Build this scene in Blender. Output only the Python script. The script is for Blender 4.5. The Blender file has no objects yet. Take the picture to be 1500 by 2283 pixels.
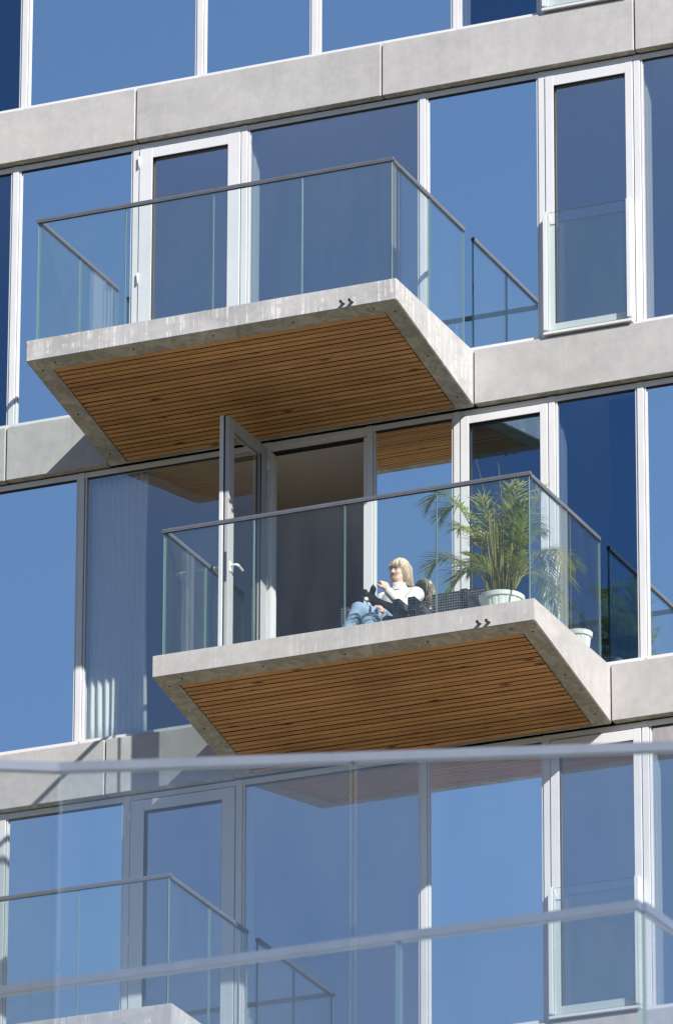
import bpy, bmesh, math, random
import numpy as np
from mathutils import Vector, Matrix

SC = bpy.context.scene
ZO = 26.4                      # height of the upper balcony's floor above the ground
random.seed(7)

# ------------------------------------------------------------------ camera
cam_d = bpy.data.cameras.new('camera')
cam = bpy.data.objects.new('camera', cam_d)
SC.collection.objects.link(cam)
SC.camera = cam
cR = Vector((0.91748459, 0.39776024, 0.00296856))
cU = Vector((0.1458748, -0.34340306, 0.92779032))
cF = Vector((-0.37005751, 0.85080029, 0.37309021))
m = Matrix.Identity(4)
for i in range(3):
    m[i][0], m[i][1], m[i][2] = cR[i], cU[i], -cF[i]
m[0][3], m[1][3], m[2][3] = 22.04776, -53.53716, -24.7537 + ZO
cam.matrix_world = m
cam_d.sensor_fit = 'VERTICAL'
cam_d.sensor_height = 36.0
cam_d.lens = 16722.54 / 2283 * 36.0
cam_d.clip_start = 0.5
cam_d.clip_end = 5000
cam_d.dof.use_dof = True
cam_d.dof.focus_distance = 62.2
cam_d.dof.aperture_fstop = cam_d.lens / 20.0

# ------------------------------------------------------------------ sky, sun, exposure
SUN = Vector((1.485, -1.0, 1.246)).normalized()
w = bpy.data.worlds.new('World')
SC.world = w
w.use_nodes = True
wn = w.node_tree.nodes
sky = wn.new('ShaderNodeTexSky')
sky.sky_type = 'NISHITA'
sky.sun_disc = False
sky.sun_elevation = math.asin(SUN.z)
sky.sun_rotation = math.atan2(SUN.x, SUN.y)
sky.altitude = 200
sky.air_density = 1.0
sky.dust_density = 0.05
sky.ozone_density = 5.0
wn['Background'].inputs['Strength'].default_value = 0.088
w.node_tree.links.new(sky.outputs[0], wn['Background'].inputs['Color'])
sun_d = bpy.data.lights.new('sun', 'SUN')
sun_d.energy = 5.0
sun_d.angle = math.radians(0.53)
sun_d.color = (1.0, 0.955, 0.89)
sun = bpy.data.objects.new('sun', sun_d)
SC.collection.objects.link(sun)
sun.location = (30, -20, 60)
sun.rotation_euler = (-SUN).to_track_quat('-Z', 'Y').to_euler()
vs = SC.view_settings
vs.view_transform = 'Standard'
vs.look = 'None'
vs.exposure = 0.54
vs.gamma = 1.0
vs.use_curve_mapping = False
SC.render.engine = 'CYCLES'
cy = SC.cycles
cy.max_bounces = 12
cy.glossy_bounces = 6
cy.diffuse_bounces = 5
cy.transmission_bounces = 8
cy.transparent_max_bounces = 40
cy.use_denoising = True
cy.caustics_reflective = False
cy.caustics_refractive = False

# ------------------------------------------------------------------ materials
MATS = {}


def new_mat(name):
    mt = bpy.data.materials.new(name)
    mt.use_nodes = True
    nt = mt.node_tree
    nt.nodes.clear()
    out = nt.nodes.new('ShaderNodeOutputMaterial')
    MATS[name] = mt
    return mt, nt, out


def N(nt, kind, **kw):
    n = nt.nodes.new(kind)
    for k, v in kw.items():
        if k.startswith('i_'):
            key = k[2:].replace('_', ' ')
            n.inputs[key].default_value = v
        else:
            setattr(n, k, v)
    return n


def coords(nt, scale=(1, 1, 1), rnd=False):
    tc = N(nt, 'ShaderNodeTexCoord')
    mp = N(nt, 'ShaderNodeMapping')
    mp.inputs['Scale'].default_value = scale
    nt.links.new(tc.outputs['Object'], mp.inputs['Vector'])
    if rnd:
        oi = N(nt, 'ShaderNodeObjectInfo')
        ml = N(nt, 'ShaderNodeMath', operation='MULTIPLY')
        ml.inputs[1].default_value = 37.0
        nt.links.new(oi.outputs['Random'], ml.inputs[0])
        cb = N(nt, 'ShaderNodeCombineXYZ')
        for k in range(3):
            nt.links.new(ml.outputs[0], cb.inputs[k])
        nt.links.new(cb.outputs[0], mp.inputs['Location'])
    return mp.outputs[0]


def noise(nt, vec, scale, detail=6, rough=0.6, dist=0.0):
    n = N(nt, 'ShaderNodeTexNoise')
    n.inputs['Scale'].default_value = scale
    n.inputs['Detail'].default_value = detail
    n.inputs['Roughness'].default_value = rough
    n.inputs['Distortion'].default_value = dist
    nt.links.new(vec, n.inputs['Vector'])
    return n.outputs['Fac']


def ramp(nt, fac, stops):
    r = N(nt, 'ShaderNodeValToRGB')
    el = r.color_ramp.elements
    while len(el) < len(stops):
        el.new(0.5)
    for e, (p, c) in zip(el, stops):
        e.position = p
        e.color = (*c, 1) if len(c) == 3 else c
    nt.links.new(fac, r.inputs['Fac'])
    return r.outputs['Color']


def mixc(nt, fac, a, b, mode='MIX'):
    n = N(nt, 'ShaderNodeMix', data_type='RGBA', blend_type=mode)
    for s, v in ((0, fac), (6, a), (7, b)):
        if hasattr(v, 'links'):
            nt.links.new(v, n.inputs[s])
        else:
            n.inputs[s].default_value = v if s == 0 else (*v, 1)
    return n.outputs[2]


def bump(nt, h, strength, dist):
    b = N(nt, 'ShaderNodeBump')
    b.inputs['Strength'].default_value = strength
    b.inputs['Distance'].default_value = dist
    nt.links.new(h, b.inputs['Height'])
    return b.outputs['Normal']


def bsdf(nt, out, color, rough=0.5, metal=0.0, normal=None, spec=0.5):
    p = N(nt, 'ShaderNodeBsdfPrincipled')
    if hasattr(color, 'links'):
        nt.links.new(color, p.inputs['Base Color'])
    else:
        p.inputs['Base Color'].default_value = (*color, 1)
    if hasattr(rough, 'links'):
        nt.links.new(rough, p.inputs['Roughness'])
    else:
        p.inputs['Roughness'].default_value = rough
    p.inputs['Metallic'].default_value = metal
    p.inputs['Specular IOR Level'].default_value = spec
    if normal is not None:
        nt.links.new(normal, p.inputs['Normal'])
    nt.links.new(p.outputs[0], out.inputs['Surface'])
    return p


def concrete(name, base, streak=0.0, mottle=0.5, warm=(1, 1, 1)):
    mt, nt, out = new_mat(name)
    v = coords(nt, rnd=True)
    a = noise(nt, v, 1.7, 8, 0.62, 0.4)
    b = noise(nt, v, 9.0, 6, 0.65)
    c = noise(nt, v, 70.0, 4, 0.6)
    d0 = tuple(x * (1 - 0.22 * mottle) for x in base)
    d1 = tuple(min(1, x * (1 + 0.16 * mottle)) for x in base)
    col = ramp(nt, a, [(0.3, d0), (0.7, d1)])
    blot = ramp(nt, b, [(0.35, (0.86, 0.86, 0.87)), (0.62, (1.05, 1.05, 1.04))])
    col = mixc(nt, 0.6, col, blot, 'MULTIPLY')
    oi_ = N(nt, 'ShaderNodeObjectInfo')
    col = mixc(nt, 1.0, col, ramp(nt, oi_.outputs['Random'], [(0.0, (0.955, 0.955, 0.96)), (1.0, (1.05, 1.045, 1.035))]), 'MULTIPLY')
    fine = ramp(nt, c, [(0.3, (0.965, 0.965, 0.965)), (0.7, (1.03, 1.03, 1.03))])
    col = mixc(nt, 0.8, col, fine, 'MULTIPLY')
    # faint vertical runs left by rain
    vs_ = coords(nt, (26, 26, 0.9), rnd=True)
    s = noise(nt, vs_, 1.0, 5, 0.7, 0.25)
    dark = ramp(nt, s, [(0.55, (1, 1, 1)), (0.78, (0.84, 0.84, 0.85))])
    col = mixc(nt, 0.7, col, dark, 'MULTIPLY')
    if streak:
        vs2 = coords(nt, (42, 42, 1.1), rnd=True)
        s2 = noise(nt, vs2, 1.0, 4, 0.75, 0.5)
        m0 = ramp(nt, s2, [(0.52, (0, 0, 0)), (0.60, (1, 1, 1))])
        br = noise(nt, coords(nt, (6, 6, 14)), 1.0, 4, 0.6)
        m1 = ramp(nt, br, [(0.42, (0, 0, 0)), (0.58, (1, 1, 1))])
        mk_ = mixc(nt, 1.0, m0, m1, 'MULTIPLY')
        mf = N(nt, 'ShaderNodeMath', operation='MULTIPLY')
        nt.links.new(mk_, mf.inputs[0])
        mf.inputs[1].default_value = streak
        gn = N(nt, 'ShaderNodeNewGeometry')
        sx = N(nt, 'ShaderNodeSeparateXYZ')
        nt.links.new(gn.outputs['True Normal'], sx.inputs[0])
        ab = N(nt, 'ShaderNodeMath', operation='ABSOLUTE')
        nt.links.new(sx.outputs[2], ab.inputs[0])
        lt = N(nt, 'ShaderNodeMath', operation='LESS_THAN')
        nt.links.new(ab.outputs[0], lt.inputs[0])
        lt.inputs[1].default_value = 0.5
        mf2 = N(nt, 'ShaderNodeMath', operation='MULTIPLY')
        nt.links.new(mf.outputs[0], mf2.inputs[0])
        nt.links.new(lt.outputs[0], mf2.inputs[1])
        col = mixc(nt, mf2.outputs[0], col, (0.80, 0.78, 0.76))
    # damp stains on the underside
    g2 = N(nt, 'ShaderNodeNewGeometry')
    s2x = N(nt, 'ShaderNodeSeparateXYZ')
    nt.links.new(g2.outputs['True Normal'], s2x.inputs[0])
    l2 = N(nt, 'ShaderNodeMath', operation='LESS_THAN')
    nt.links.new(s2x.outputs[2], l2.inputs[0])
    l2.inputs[1].default_value = -0.5
    st_ = noise(nt, coords(nt, (1, 1, 1), rnd=True), 5.5, 6, 0.62, 1.6)
    stc = ramp(nt, st_, [(0.38, (1.0, 0.99, 0.93)), (0.50, (0.86, 0.84, 0.74)), (0.56, (0.66, 0.65, 0.58)), (0.66, (0.95, 0.94, 0.88))])
    col = mixc(nt, l2.outputs[0], col, mixc(nt, 1.0, col, stc, 'MULTIPLY'))
    # a few round air bubbles of the formwork
    vo = N(nt, 'ShaderNodeTexVoronoi')
    vo.inputs['Scale'].default_value = 26
    nt.links.new(v, vo.inputs['Vector'])
    pit = ramp(nt, vo.outputs['Distance'], [(0.03, (0.62, 0.62, 0.62)), (0.09, (1, 1, 1))])
    sel = noise(nt, v, 5.0, 2)
    selr = ramp(nt, sel, [(0.52, (0, 0, 0)), (0.6, (1, 1, 1))])
    col = mixc(nt, selr, col, mixc(nt, 1.0, col, pit, 'MULTIPLY'))
    h = noise(nt, v, 40.0, 6, 0.7)
    bsdf(nt, out, col, 0.85, 0, bump(nt, h, 0.12, 0.004), 0.25)
    return mt


concrete('concrete_band', (0.49, 0.475, 0.468), mottle=0.38)
concrete('concrete_slab_old', (0.495, 0.485, 0.485), streak=0.8, mottle=1.1)
concrete('concrete_slab', (0.455, 0.443, 0.44), streak=0.22, mottle=0.6)
concrete('concrete_core', (0.42, 0.41, 0.40))


def simple(name, color, rough=0.5, metal=0.0, nscale=None, namp=0.1, spec=0.5):
    mt, nt, out = new_mat(name)
    col = color
    nrm = None
    if nscale:
        v = coords(nt, rnd=True)
        f = noise(nt, v, nscale, 5, 0.6)
        lo = tuple(c * (1 - namp) for c in color)
        hi = tuple(min(1, c * (1 + namp)) for c in color)
        col = ramp(nt, f, [(0.3, lo), (0.7, hi)])
    bsdf(nt, out, col, rough, metal, nrm, spec)
    return mt


simple('frame_paint', (0.70, 0.70, 0.715), 0.38, 0.0, 3.0, 0.04)
simple('frame_grey', (0.43, 0.43, 0.44), 0.45, 0.0, 3.0, 0.04)  # darker copy of the white frame paint: shade put into the colour
simple('frame_inner', (0.82, 0.83, 0.80), 0.5, 0.0, 3.0, 0.03)
simple('rail_metal', (0.125, 0.135, 0.165), 0.5, 0.0, 8.0, 0.10, 0.25)
simple('rail_metal_light', (0.17, 0.20, 0.265), 0.5, 0.0, 8.0, 0.08, 0.3)
simple('gasket', (0.012, 0.012, 0.014), 0.6)
simple('dark_hole', (0.02, 0.019, 0.017), 0.9)
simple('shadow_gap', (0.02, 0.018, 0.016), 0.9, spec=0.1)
simple('groove_stain', (0.020, 0.010, 0.005), 0.9, 0, 20, 0.3, 0.1)  # near-black board sides: the shade between boards, painted on
simple('spout_metal', (0.11, 0.10, 0.09), 0.45, 0.6, 30.0, 0.25)
simple('lock_metal', (0.10, 0.10, 0.14), 0.4, 0.6)
simple('handle_white', (0.8, 0.8, 0.78), 0.3)
simple('ceiling_paint', (0.80, 0.765, 0.69), 0.8, 0, 1.0, 0.04)
simple('wall_paint', (0.66, 0.64, 0.60), 0.8, 0, 1.0, 0.04)
simple('oak_floor', (0.30, 0.21, 0.13), 0.45, 0, 4.0, 0.2)
simple('paving', (0.30, 0.265, 0.185), 0.85, 0, 0.6, 0.18)
simple('pot_white', (0.80, 0.79, 0.75), 0.5, 0, 6.0, 0.05)
simple('soil', (0.05, 0.035, 0.025), 0.95, 0, 40, 0.4)
simple('skin', (0.66, 0.42, 0.32), 0.5, 0, 25.0, 0.10)
simple('lip', (0.42, 0.20, 0.165), 0.5)
simple('eye_dark', (0.05, 0.035, 0.03), 0.2)
simple('eye_white', (0.26, 0.21, 0.18), 0.4)
simple('fur_black', (0.006, 0.006, 0.007), 0.8, 0, 60, 0.5, 0.15)
simple('fur_white', (0.62, 0.60, 0.57), 0.8, 0, 60, 0.15)
simple('fur_grey', (0.12, 0.11, 0.105), 0.8, 0, 60, 0.3)
simple('glasses_wire', (0.45, 0.32, 0.18), 0.3, 0.9)
simple('shoe', (0.05, 0.045, 0.04), 0.5)
simple('cushion', (0.45, 0.44, 0.42), 0.9, 0, 30, 0.1)
simple('cushion_red', (0.35, 0.03, 0.03), 0.9, 0, 30, 0.1)
simple('rattan', (0.030, 0.031, 0.040), 0.38, 0, 60, 0.5)
simple('rattan_glint', (0.24, 0.24, 0.27), 0.35, 0, 60, 0.25)  # pale tone that paints sky highlights onto the weave


def knit():
    mt, nt, out = new_mat('sweater_knit')
    v = coords(nt)
    f = noise(nt, v, 14, 4, 0.6)
    col = ramp(nt, f, [(0.3, (0.66, 0.645, 0.61)), (0.7, (0.80, 0.785, 0.75))])
    wv = N(nt, 'ShaderNodeTexWave', wave_type='BANDS', bands_direction='Z')
    wv.inputs['Scale'].default_value = 40
    wv.inputs['Distortion'].default_value = 1.0
    nt.links.new(v, wv.inputs['Vector'])
    big = noise(nt, coords(nt, (1, 1, 0.55)), 16, 3, 0.5, 1.5)
    ad = N(nt, 'ShaderNodeMath', operation='MULTIPLY_ADD')
    nt.links.new(big, ad.inputs[0])
    ad.inputs[1].default_value = 6.0
    nt.links.new(wv.outputs['Fac'], ad.inputs[2])
    bsdf(nt, out, col, 0.95, 0, bump(nt, ad.outputs[0], 0.5, 0.004), 0.1)


def denim():
    mt, nt, out = new_mat('denim')
    v = coords(nt)
    f = noise(nt, v, 9, 5, 0.6)
    col = ramp(nt, f, [(0.3, (0.17, 0.255, 0.37)), (0.7, (0.27, 0.37, 0.49))])
    h = noise(nt, coords(nt, (1, 1, 2)), 18, 4, 0.6, 0.8)
    bsdf(nt, out, col, 0.9, 0, bump(nt, h, 0.12, 0.02), 0.1)


def hairmat():
    mt, nt, out = new_mat('hair_blond')
    v = coords(nt, (70, 70, 5))
    f = noise(nt, v, 1.0, 5, 0.7, 0.4)
    col = ramp(nt, f, [(0.28, (0.25, 0.175, 0.11)), (0.48, (0.60, 0.485, 0.335)), (0.70, (0.85, 0.755, 0.60))])
    bsdf(nt, out, col, 0.42, 0, bump(nt, f, 0.5, 0.006), 0.4)


knit(), denim(), hairmat()


def wood():
    mt, nt, out = new_mat('soffit_wood')
    oi = N(nt, 'ShaderNodeObjectInfo')
    v = coords(nt, (0.55, 7, 7), rnd=True)
    g = noise(nt, v, 4.0, 7, 0.62, 1.2)
    col = ramp(nt, g, [(0.25, (0.42, 0.215, 0.088)), (0.55, (0.56, 0.305, 0.130)), (0.8, (0.63, 0.365, 0.168))])
    tone = ramp(nt, oi.outputs['Random'], [(0.0, (0.84, 0.83, 0.82)), (0.4, (0.98, 0.98, 0.97)), (1.0, (1.12, 1.11, 1.08))])
    col = mixc(nt, 1.0, col, tone, 'MULTIPLY')
    # weathering that runs across several boards
    big = noise(nt, coords(nt), 1.1, 3, 0.5)
    col = mixc(nt, 0.8, col, ramp(nt, big, [(0.35, (0.78, 0.76, 0.74)), (0.65, (1.1, 1.1, 1.1))]), 'MULTIPLY')
    # knots: dark ovals along the grain
    vk = coords(nt, (1.0, 3.2, 3.2), rnd=True)
    vo = N(nt, 'ShaderNodeTexVoronoi')
    vo.inputs['Scale'].default_value = 3.0
    nt.links.new(vk, vo.inputs['Vector'])
    k = ramp(nt, vo.outputs['Distance'], [(0.07, (0.20, 0.15, 0.12)), (0.14, (0.60, 0.54, 0.5)), (0.22, (1, 1, 1))])
    sp_ = N(nt, 'ShaderNodeSeparateColor')
    nt.links.new(vo.outputs['Color'], sp_.inputs[0])
    gt = N(nt, 'ShaderNodeMath', operation='GREATER_THAN')
    nt.links.new(sp_.outputs[0], gt.inputs[0])
    gt.inputs[1].default_value = 0.55
    col = mixc(nt, gt.outputs[0], col, mixc(nt, 1.0, col, k, 'MULTIPLY'))
    bsdf(nt, out, col, 0.62, 0, bump(nt, g, 0.2, 0.003), 0.3)


wood()


def leafmat(name, a, b, c):
    mt, nt, out = new_mat(name)
    oi = N(nt, 'ShaderNodeObjectInfo')
    v = coords(nt, rnd=True)
    f = noise(nt, v, 11, 4, 0.6)
    add = N(nt, 'ShaderNodeMath', operation='ADD')
    nt.links.new(f, add.inputs[0])
    sc_ = N(nt, 'ShaderNodeMath', operation='MULTIPLY_ADD')
    nt.links.new(oi.outputs['Random'], sc_.inputs[0])
    sc_.inputs[1].default_value = 0.5
    sc_.inputs[2].default_value = -0.25
    nt.links.new(sc_.outputs[0], add.inputs[1])
    col = ramp(nt, add.outputs[0], [(0.2, a), (0.5, b), (0.85, c)])
    p = N(nt, 'ShaderNodeBsdfPrincipled')
    nt.links.new(col, p.inputs['Base Color'])
    p.inputs['Roughness'].default_value = 0.4
    t = N(nt, 'ShaderNodeBsdfTranslucent')
    nt.links.new(col, t.inputs['Color'])
    mx = N(nt, 'ShaderNodeMixShader')
    mx.inputs[0].default_value = 0.5
    nt.links.new(p.outputs[0], mx.inputs[1])
    nt.links.new(t.outputs[0], mx.inputs[2])
    nt.links.new(mx.outputs[0], out.inputs['Surface'])


leafmat('palm_leaf', (0.10, 0.18, 0.035), (0.36, 0.41, 0.085), (0.68, 0.64, 0.22))
leafmat('palm_stem', (0.25, 0.27, 0.07), (0.44, 0.42, 0.12), (0.55, 0.47, 0.20))


def fresnel_fac(nt, ior=1.5):
    ge = N(nt, 'ShaderNodeNewGeometry')
    mi = N(nt, 'ShaderNodeMix', data_type='FLOAT')
    nt.links.new(ge.outputs['Backfacing'], mi.inputs[0])
    mi.inputs[2].default_value = ior
    mi.inputs[3].default_value = 1.0 / ior
    fr = N(nt, 'ShaderNodeFresnel')
    nt.links.new(mi.outputs[0], fr.inputs['IOR'])
    return fr.outputs[0], ge


def pane_glass(name, refl, tint, rtint=(1, 1, 1), wav=0.0):
    """coated insulating glass: reflects 'refl' of the light head-on, more at grazing angles"""
    mt, nt, out = new_mat(name)
    fr, ge = fresnel_fac(nt)
    ma = N(nt, 'ShaderNodeMath', operation='MULTIPLY_ADD')
    nt.links.new(fr, ma.inputs[0])
    ma.inputs[1].default_value = 1 - refl
    ma.inputs[2].default_value = refl
    tr = N(nt, 'ShaderNodeBsdfTransparent')
    tr.inputs[0].default_value = (*tint, 1)
    gl = N(nt, 'ShaderNodeBsdfGlossy')
    gl.inputs['Color'].default_value = (*rtint, 1)
    gl.inputs['Roughness'].default_value = 0.0
    if wav:
        v = coords(nt, rnd=True)
        f = noise(nt, v, 1.3, 2, 0.4)
        nt.links.new(bump(nt, f, wav, 0.01), gl.inputs['Normal'])
    mx = N(nt, 'ShaderNodeMixShader')
    nt.links.new(ma.outputs[0], mx.inputs[0])
    nt.links.new(tr.outputs[0], mx.inputs[1])
    nt.links.new(gl.outputs[0], mx.inputs[2])
    nt.links.new(mx.outputs[0], out.inputs['Surface'])


pane_glass('glass_mirror', 0.97, (0.30, 0.36, 0.40), (0.95, 0.985, 1.0), 0.02)
pane_glass('glass_clear', 0.50, (0.90, 0.94, 0.93), (0.99, 0.945, 1.0), 0.02)
pane_glass('glass_curtained', 0.30, (0.98, 1.0, 0.99), (0.95, 0.92, 1.0), 0.02)
pane_glass('glass_dark', 0.30, (0.42, 0.48, 0.55), (0.42, 0.68, 1.0), 0.02)
mt, nt, out = new_mat('glass_back')
tr = N(nt, 'ShaderNodeBsdfTransparent')
tr.inputs[0].default_value = (0.97, 0.98, 0.98, 1)
nt.links.new(tr.outputs[0], out.inputs['Surface'])


def rail_glass(name, tint, dust, ior=1.52):
    mt, nt, out = new_mat(name)
    fr, ge = fresnel_fac(nt, ior)
    tr = N(nt, 'ShaderNodeBsdfTransparent')
    tr.inputs[0].default_value = (*tint, 1)
    gl = N(nt, 'ShaderNodeBsdfGlossy')
    gl.inputs['Roughness'].default_value = 0.0
    mx = N(nt, 'ShaderNodeMixShader')
    nt.links.new(fr, mx.inputs[0])
    nt.links.new(tr.outputs[0], mx.inputs[1])
    nt.links.new(gl.outputs[0], mx.inputs[2])
    df = N(nt, 'ShaderNodeBsdfTranslucent')
    df.inputs[0].default_value = (0.70, 0.76, 0.84, 1)  # dust film, blued to paint a veil of sky reflection into the glass
    dd = N(nt, 'ShaderNodeBsdfDiffuse')
    dd.inputs[0].default_value = (0.70, 0.76, 0.84, 1)
    ad = N(nt, 'ShaderNodeMixShader')
    ad.inputs[0].default_value = 0.4
    nt.links.new(dd.outputs[0], ad.inputs[1])
    nt.links.new(df.outputs[0], ad.inputs[2])
    v = coords(nt, (3, 3, 0.7), rnd=True)
    f = noise(nt, v, 2.0, 5, 0.65)
    r = ramp(nt, f, [(0.3, (0.5, 0.5, 0.5)), (0.75, (1.5, 1.5, 1.5))])
    ml = N(nt, 'ShaderNodeMath', operation='MULTIPLY')
    nt.links.new(r, ml.inputs[0])
    ml.inputs[1].default_value = dust
    m2 = N(nt, 'ShaderNodeMixShader')
    nt.links.new(ml.outputs[0], m2.inputs[0])
    nt.links.new(mx.outputs[0], m2.inputs[1])
    nt.links.new(ad.outputs[0], m2.inputs[2])
    nt.links.new(m2.outputs[0], out.inputs['Surface'])


rail_glass('railing_glass', (0.95, 0.985, 0.975), 0.020)
rail_glass('terrace_glass', (0.96, 0.975, 0.985), 0.022, 1.8)
mt, nt, out = new_mat('glass_edge')
p = bsdf(nt, out, (0.24, 0.36, 0.32), 0.12)
p.inputs['Transmission Weight'].default_value = 0.35
mt, nt, out = new_mat('glass_edge_pale')
p = bsdf(nt, out, (0.42, 0.62, 0.56), 0.2)


def curtainmat(name, col, trans):
    mt, nt, out = new_mat(name)
    d = N(nt, 'ShaderNodeBsdfDiffuse')
    d.inputs[0].default_value = (*col, 1)
    t = N(nt, 'ShaderNodeBsdfTranslucent')
    t.inputs[0].default_value = (*col, 1)
    mx = N(nt, 'ShaderNodeMixShader')
    mx.inputs[0].default_value = trans
    nt.links.new(d.outputs[0], mx.inputs[1])
    nt.links.new(t.outputs[0], mx.inputs[2])
    nt.links.new(mx.outputs[0], out.inputs['Surface'])


curtainmat('curtain_pale', (0.93, 0.96, 0.92), 0.12)
curtainmat('curtain_blue', (0.05, 0.07, 0.13), 0.1)

# ------------------------------------------------------------------ mesh helpers
COL = SC.collection


class MB:
    """collects shapes, builds ONE mesh object"""

    def __init__(self):
        self.v, self.f, self.mi = [], [], []

    def add(self, vs, fs, mi=0):
        o = len(self.v)
        self.v += [tuple(q) for q in vs]
        self.f += [tuple(i + o for i in q) for q in fs]
        self.mi += [mi] * len(fs)

    def box(self, x0, x1, y0, y1, z0, z1, mi=0, b=0.0):
        if b <= 0:
            vs = [(x, y, z) for x in (x0, x1) for y in (y0, y1) for z in (z0, z1)]
            fs = [(0, 1, 3, 2), (4, 6, 7, 5), (0, 4, 5, 1), (2, 3, 7, 6), (0, 2, 6, 4), (1, 5, 7, 3)]
            self.add(vs, fs, mi)
            return
        bm = bmesh.new()
        bmesh.ops.create_cube(bm, size=1)
        for q in bm.verts:
            q.co = Vector(((x0 + x1) / 2 + q.co.x * (x1 - x0), (y0 + y1) / 2 + q.co.y * (y1 - y0), (z0 + z1) / 2 + q.co.z * (z1 - z0)))
        bmesh.ops.bevel(bm, geom=bm.edges[:], offset=b, segments=1, affect='EDGES')
        bm.verts.index_update()
        self.add([q.co[:] for q in bm.verts], [[q.index for q in f.verts] for f in bm.faces], mi)
        bm.free()

    def tube(self, pts, radii, n=8, mi=0, cap=True):
        pts = [Vector(q) for q in pts]
        if not hasattr(radii, '__len__'):
            radii = [radii] * len(pts)
        base = len(self.v)
        up = None
        for i, q in enumerate(pts):
            d = (pts[min(i + 1, len(pts) - 1)] - pts[max(i - 1, 0)]).normalized()
            if up is None:
                up = Vector((0, 0, 1)) if abs(d.z) < 0.9 else Vector((1, 0, 0))
            a = d.cross(up).normalized()
            bb = a.cross(d).normalized()
            up = bb
            for k in range(n):
                t = 2 * math.pi * k / n
                self.v.append(tuple(q + (a * math.cos(t) + bb * math.sin(t)) * radii[i]))
        for i in range(len(pts) - 1):
            for k in range(n):
                a0 = base + i * n + k
                a1 = base + i * n + (k + 1) % n
                self.f.append((a0, a1, a1 + n, a0 + n))
                self.mi.append(mi)
        if cap:
            self.f.append(tuple(base + k for k in range(n))[::-1])
            self.mi.append(mi)
            self.f.append(tuple(base + (len(pts) - 1) * n + k for k in range(n)))
            self.mi.append(mi)

    def lathe(self, c, prof, n=24, mi=0):
        base = len(self.v)
        for r, z in prof:
            for k in range(n):
                t = 2 * math.pi * k / n
                self.v.append((c[0] + r * math.cos(t), c[1] + r * math.sin(t), c[2] + z))
        for i in range(len(prof) - 1):
            for k in range(n):
                a0 = base + i * n + k
                a1 = base + i * n + (k + 1) % n
                self.f.append((a0, a1, a1 + n, a0 + n))
                self.mi.append(mi)

    def build(self, name, mats, parent=None, smooth=False, fix=True):
        me = bpy.data.meshes.new(name)
        me.from_pydata([(x, y, z + ZO) for x, y, z in self.v], [], self.f)
        if isinstance(mats, str):
            mats = [mats]
        for q in mats:
            me.materials.append(MATS[q])
        me.polygons.foreach_set('material_index', self.mi)
        if fix:
            bm = bmesh.new()
            bm.from_mesh(me)
            bmesh.ops.recalc_face_normals(bm, faces=bm.faces[:])
            bm.to_mesh(me)
            bm.free()
        if smooth:
            me.polygons.foreach_set('use_smooth', [True] * len(me.polygons))
        me.update()
        return link(bpy.data.objects.new(name, me), parent)


def link(o, parent=None):
    COL.objects.link(o)
    if parent is not None:
        o.parent = parent
        if parent.type == 'EMPTY':
            o.matrix_parent_inverse = Matrix.Translation(-parent.location)
    return o


def thing(name, label, cat, loc, group=None):
    o = bpy.data.objects.new(name, None)
    o.empty_display_size = 0.2
    o.location = (loc[0], loc[1], loc[2] + ZO)
    COL.objects.link(o)
    tag(o, label, cat, group)
    return o


def tag(o, label, cat, group=None):
    o['label'] = label
    o['category'] = cat
    if group:
        o['group'] = group


# ------------------------------------------------------------------ ground
GZ = -ZO
g = MB()
g.add([(-1500, -1500, GZ), (1500, -1500, GZ), (1500, 1500, GZ), (-1500, 1500, GZ)], [(0, 1, 2, 3)])
o = g.build('ground', 'paving', fix=False)
o['kind'] = 'structure'

# ------------------------------------------------------------------ the apartment building
FACE, GLASS = 0.062, 0.092
XL, XR = -8.2, 6.2
BT = 0.502                     # height of a concrete band
B = thing('apartment_building', 'apartment building with concrete floor bands, tall windows and glass railed balconies', 'building', (-1, 6, GZ))

q = MB()
q.box(XL, XR, 5.6, 12, GZ, 6.6)
q.box(XL, XR, 0.4, 5.6, GZ, -9.6)
q.build('core', 'concrete_core', B)


def band(z, joints):
    xs = [XL] + joints + [XR]
    for a, b_ in zip(xs[:-1], xs[1:]):
        if b_ - a < 0.02:
            continue
        q = MB()
        q.box(a + 0.006, b_ - 0.006, 0, 0.24, z - BT, z - 0.004, b=0.007)
        q.build('spandrel_panel', 'concrete_band', B)
    q = MB()
    q.box(XL, XR, 0.262, 5.6, z - BT + 0.02, z - 0.03)
    q.build('floor_slab', 'oak_floor', B)
    q = MB()
    q.box(XL, XR, 0.255, 5.6, z - BT - 0.005, z - BT + 0.016)
    q.build('ceiling', 'ceiling_paint', B)
    q = MB()
    q.box(XL, XR, 0.243, 0.252, z - BT + 0.03, z - 0.05)
    q.build('joint_backing', 'shadow_gap', B)


X1, X2, X3 = 0.0, 1.1988, -1.95          # right edges of the three balconies
LB = 3.3627
band(6.0, [-5.47, -3.15, -0.833, 1.484, 3.8])
band(3.0, [-5.47, -3.15, -0.833, 1.484, 3.8])
# the bands that carry a balcony leave its length out


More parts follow.
